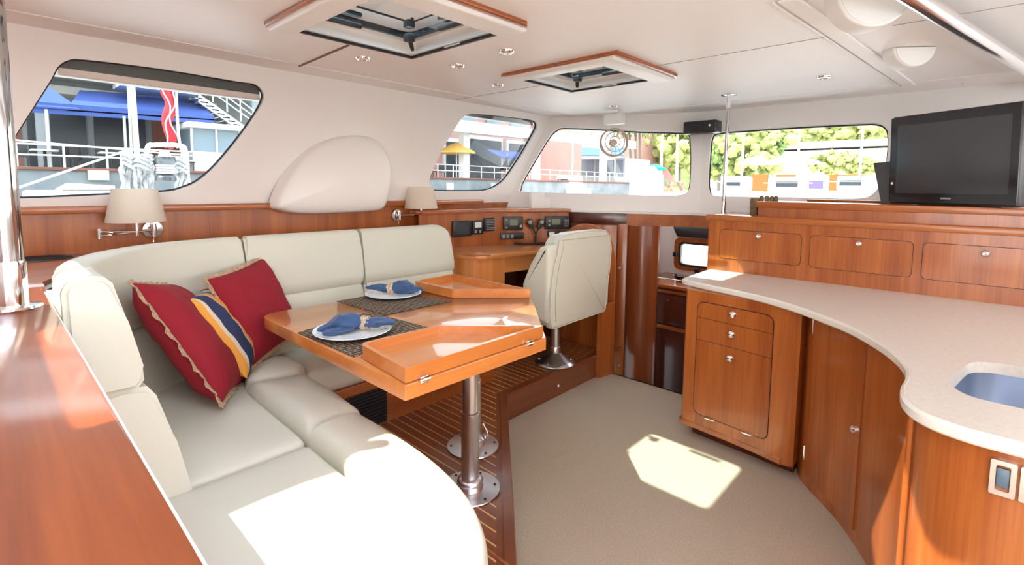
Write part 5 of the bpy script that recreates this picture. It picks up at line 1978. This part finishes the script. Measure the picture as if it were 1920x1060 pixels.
for i, px in enumerate((838, 920, 960)):
    a = Q(px, 356, 23.6)
    obj('mooring_pile', tube(NB(), [(a.x, 23.3, -1.4), (a.x, 23.3, 1.7)], .22, 10), 'pale', label='white mooring pile against the quay, %s of three in the second window' % ('leftmost', 'middle', 'rightmost')[i], cat='pile', group='mooring piles')

# ---- beyond the front windows
XB = 46.0


def K(px, py, X=XB):
    return atx(px, py, X)


def kbox(px0, py0, px1, py1, X, dep, m=None, zlow=None):
    a, b = K(px0, py1, X), K(px1, py0, X)
    return box(NB(), (X, min(a.y, b.y), zlow if zlow is not None else min(a.z, b.z)), (X+dep, max(a.y, b.y), max(a.z, b.z)))


fq = thing('far_quay', 'low pale quay across the harbour beyond the front windows', 'quay', (XB, 10, -1.4))
obj('wall', box(NB(), (XB+.05, -40, -2), (XB+120, 120, .9)), 'conc', fq)
obj('paving', box(NB(), (XB+.05, -40, .9), (XB+120, 120, 1.0)), 'pale', fq)
pb = thing('pink_hotel', 'pale pink upper storey block seen through the middle window', 'building', (XB+14, 25, 1))
obj('wall', box(NB(), (XB+16, 36.5, 1.0), (XB+32, 85, 12.5)), 'pink', pb)
for k in range(8):
    y = 37.5+k*4.6
    obj('window', box(NB(), (XB+15.9, y, 8.4), (XB+16.05, y+2.2, 10.0)), mat('pale_green_glass', (.25, .33, .30), .2), pb)
sh_ = thing('quay_shop', 'low white-framed shop with big panes, behind the clear fan', 'building', (XB+6, 24, 1))
obj('wall', kbox(1020, 296, 1172, 345, XB+5, 6, zlow=1.0), 'greyb', sh_)
for (x0_, x1_) in ((1030, 1062), (1066, 1077), (1082, 1112), (1116, 1128), (1134, 1150), (1154, 1168)):
    obj('pane', kbox(x0_, 300, x1_, 330, XB+4.9, .2), mat('shop_glass', (.16, .19, .22), .15), sh_)
for i, (x0_, x1_, lab) in enumerate(((1066, 1126, 'blue striped shop awning left of the clear fan'), (1145, 1170, 'small blue shop awning right of the clear fan'))):
    a, b = K(x0_, 293, XB+3), K(x1_, 293, XB+3)
    c_, d_ = K(x0_, 276, XB+5.3), K(x1_, 280, XB+5.3)
    obj('shop_awning', slab4([a, b, d_, c_], .1), mat('slate_blue_canvas', (.06, .13, .32), .8), label=lab, cat='awning')
for i, px in enumerate((1012, 1128)):
    a = K(px, 300, 40 if False else XB+1)
    obj('white_pillar', box(NB(), (XB+1, a.y-.3, 1.0), (XB+1.6, a.y+.3, a.z+1.8)), 'purewhite', label='tall white pillar in the middle window, %s of two' % ('left', 'right')[i], cat='pillar')


def boat(name, px0, px1, py, X, lab, cab=True):
    a, b = K(px0, py, X), K(px1, py, X)
    r = thing(name, lab, 'boat', ((X, (a.y+b.y)/2, -1.4)), 0, None)
    y0_, y1_ = min(a.y, b.y), max(a.y, b.y)
    L_ = y1_-y0_
    bm = NB()
    prism(bm, [(X, y0_+L_*.12), (X, y1_), (X+2.6, y1_), (X+2.6, y0_+L_*.12), (X+1.3, y0_)], -1.4, a.z, .05)
    obj('hull', bm, 'purewhite', r)
    if cab:
        obj('cabin', prism(NB(), [(X+.4, y0_+L_*.35), (X+.4, y0_+L_*.85), (X+2.2, y0_+L_*.85), (X+2.2, y0_+L_*.35)], a.z, a.z+1.0, .15, 2), 'purewhite', r)
        obj('cabin_window', box(NB(), (X+.35, y0_+L_*.42, a.z+.35), (X+.45, y0_+L_*.8, a.z+.7)), 'dark', r)
        obj('rail', tube(NB(), [(X+.05, y0_+L_*.15, a.z+.6), (X+.05, y1_, a.z+.6)], .03, 6), 'chrome', r)
        obj('mast', tube(NB(), [(X+1.3, y0_+L_*.5, a.z), (X+1.3, y0_+L_*.5, a.z+9)], .07, 8), 'purewhite', r)
    return r


boat('moored_boat', 1030, 1080, 352, 32, 'white moored boat at the left of the middle window')
boat('moored_boat', 1232, 1296, 360, 34, 'white moored boat at the right end of the middle window', False)
boat('moored_boat', 1335, 1420, 358, 34, 'white moored boat at the left of the rightmost window')
boat('moored_boat', 1430, 1540, 360, 36, 'white moored boat below the purple banners')
boat('moored_boat', 1550, 1660, 358, 38, 'white moored boat next to the television')
nb_ = thing('porthole_backing_hull', 'white hull shape added outside to brighten the view through the small porthole', 'boat', (9, 4, -1.4))
obj('hull', box(NB(), (9.0, .5, -1.38), (11.4, 8.0, 1.0), .25, 4), 'purewhite', nb_)  # hull added only so that the porthole looks out on something bright
ht = thing('dock_hut', 'white pitched dock box right of the clear fan', 'hut', K(1198, 350, 28))
a, b = K(1180, 352, 28), K(1216, 322, 28)
obj('body', box(NB(), (28, b.y, -1.4), (30, a.y, b.z-.2)), 'purewhite', ht)
bm = NB()
prism(bm, [(b.y, b.z-.2), (a.y, b.z-.2), ((a.y+b.y)/2, b.z+.4)], 28, 30, mtx=Matrix(((0, 0, 1, 0), (1, 0, 0, 0), (0, 1, 0, 0), (0, 0, 0, 1))))
obj('roof', bm, 'purewhite', ht)
for i, (px, py, lab) in enumerate(((1228, 316, 'upper teal canvas umbrella in the middle window'), (1226, 338, 'lower teal canvas umbrella in the middle window'))):
    p = K(px, py, 40-4*i)
    r = thing('teal_umbrella', lab, 'umbrella', p, 0, 'teal umbrellas')
    obj('canopy', lathe(NB(), [(0, .4), (.3, .32), (.95, .0), (.9, -.15), (0, .2)], p, seg=10), 'teal', r)
    obj('pole', tube(NB(), [(p.x, p.y, -1.2), (p.x, p.y, p.z+.3)], .05, 6), 'purewhite', r)
obj('flower_bed', kbox(1222, 340, 1280, 352, 46.5, .8, zlow=.98), mat('mixed_planting', (.28, .22, .15), .9, var=.6, vscale=3), kind='stuff', label='low mixed planting along the far quay', cat='plants')


def tree(name, px, py, X, R, lab, m='leaf', seed=1, squash=.8, group='trees on the far shore', trunk=True):
    rnd = random.Random(seed)
    p = K(px, py, X)
    r = thing(name, lab, 'tree', (p.x, p.y, 1.0), 0, group)
    bm = NB()
    for k in range(150):
        a, b = rnd.uniform(0, 2*PI), rnd.uniform(-1, 1)
        rr = R*rnd.uniform(.55, 1.0)
        q = Vector((math.cos(a)*math.sqrt(1-b*b)*rr, math.sin(a)*math.sqrt(1-b*b)*rr*1.2, b*rr*squash))
        t = NB()
        bmesh.ops.create_icosphere(t, subdivisions=1, radius=R*rnd.uniform(.09, .20))
        for v in t.verts:
            v.co *= rnd.uniform(.6, 1.35)
        merge(bm, t, Matrix.Translation(p+q))
    obj('crown', bm, m, r, sharp=10)
    if trunk:
        obj('trunk', tube(NB(), [(p.x, p.y, 1.0), (p.x+.2, p.y+.1, p.z)], [.05*R+.1, .03*R+.06], 8), 'trunk', r)
    return r


tree('leafy_tree', 1395, 285, 62, 4.3, 'big yellow-green tree behind the slim pole in the rightmost window', 'leafy', 2)
tree('leafy_tree', 1350, 300, 60, 2.4, 'smaller green tree at the left edge of the rightmost window', 'leaf', 3)
tree('leafy_tree', 1438, 272, 66, 2.0, 'dark green tree at the right of the big tree in the rightmost window', 'leaf', 4)
tree('leafy_tree', 1570, 304, 70, 2.6, 'low spreading green tree in front of the pale building', 'leafy', 5, .5)
tree('leafy_tree', 1620, 312, 70, 1.7, 'small tree beside the television', 'leafy', 8, .6)
for i, (px, lab) in enumerate(((1500, 'leftmost tree mass on the hill behind the pale building'), (1550, 'middle tree mass on the hill behind the pale building'), (1605, 'right tree mass on the hill behind the pale building'), (1655, 'tree mass on the hill half hidden by the television'))):
    tree('hill_trees', px, 250-i*2, 110, 4.6, lab, 'leafy', 20+i, .5)
for i, (px, lab) in enumerate(((1182, 'leftmost palm in the middle window'), (1191, 'second palm from the left in the middle window'), (1200, 'third palm from the left in the middle window'), (1240, 'tall palm towards the right of the middle window'), (1270, 'palm at the right end of the middle window'))):
    p = K(px, 300, 58)
    t_ = K(px-2+3*i % 5, 246, 58)
    r = thing('palm_tree', lab, 'tree', (p.x, p.y, 1.0), 0, 'palms in the middle window')
    obj('trunk', tube(NB(), [(p.x, p.y, 1.0), p, t_], [.22, .17, .13], 8), 'trunk' if i < 3 else 'pale', r)
    bm = NB()
    rnd = random.Random(i)
    for k in range(14):
        a = k*2*PI/14+rnd.uniform(-.2, .2)
        L_ = rnd.uniform(1.8, 2.6)
        d_ = Vector((math.cos(a), math.sin(a), 0))
        s_ = Vector((-d_.y, d_.x, 0))*.28
        pts = [t_, t_+d_*L_*.4+ZU*.5, t_+d_*L_*.8+ZU*.2, t_+d_*L_-ZU*.7]
        prev = None
        for j, q in enumerate(pts):
            w_ = (.3, 1, .8, .1)[j]
            cur = (bm.verts.new(q-s_*w_), bm.verts.new(q+s_*w_))
            if prev:
                bm.faces.new((prev[0], prev[1], cur[1], cur[0]))
            prev = cur
    obj('fronds', bm, 'leafy' if i > 2 else 'leaf', r, sharp=80)
tree('leafy_tree', 1225, 262, 75, 5.0, 'yellow-green tree behind the palms in the middle window', 'leafy', 31)
tree('leafy_tree', 1275, 268, 72, 5.0, 'yellow-green tree at the right end of the middle window', 'leafy', 32)

bh = thing('white_terminal', 'long pale waterfront building in the rightmost window', 'building', (88, -3, 1))
obj('wall', kbox(1300, 276, 1700, 330, 88, 12, zlow=1.0), 'pale', bh)
obj('roof', kbox(1290, 270, 1710, 277, 87, 14), 'purewhite', bh)
obj('hillside', kbox(1180, 262, 1720, 300, 118, 20, zlow=1.0), 'leaf', None, label='wooded hillside rising behind the pale waterfront building', cat='hill')
for i, (px, lab) in enumerate(((1418, 'leftmost white parasol on the far quay'), (1470, 'middle white parasol on the far quay'), (1500, 'rightmost white parasol on the far quay'))):
    p = K(px, 308, 54)
    r = thing('white_parasol', lab, 'parasol', (p.x, p.y, 1.0), 0, 'white parasols on the far quay')
    obj('canopy', lathe(NB(), [(0, .9), (1.9, .1), (1.9, 0), (0, .6)], p, seg=8), 'purewhite', r)
    obj('pole', tube(NB(), [(p.x, p.y, 1.0), (p.x, p.y, p.z+.6)], .05, 6), 'purewhite', r)
for i, (x0_, x1_, lab) in enumerate(((1410, 1440, 'orange-red canvas windbreak, left of three on the far quay'), (1455, 1497, 'orange-red canvas windbreak, middle of three on the far quay'), (1555, 1618, 'orange canvas windbreak, right of three on the far quay'))):
    obj('windbreak', kbox(x0_, 327, x1_, 335, 52, .2, zlow=1.0), 'orange', label=lab, cat='windbreak', group='orange windbreaks on the far quay')
for i, (x0_, x1_, lab) in enumerate(((1457, 1492, 'left purple banner on the far quay edge'), (1508, 1544, 'right purple banner on the far quay edge'))):
    a, b = K(x0_, 354, 46.4), K(x1_, 339, 46.4)
    r = thing('purple_banner', lab, 'banner', (46.4, (a.y+b.y)/2, 1.0), 0, 'purple banners on the far quay')
    obj('cloth', box(NB(), (46.4, b.y, a.z), (46.5, a.y, b.z)), 'purple', r)
    for yy in (a.y, b.y):
        obj('post', tube(NB(), [(46.45, yy, .9), (46.45, yy, b.z+.1)], .05, 6), 'purewhite', r)
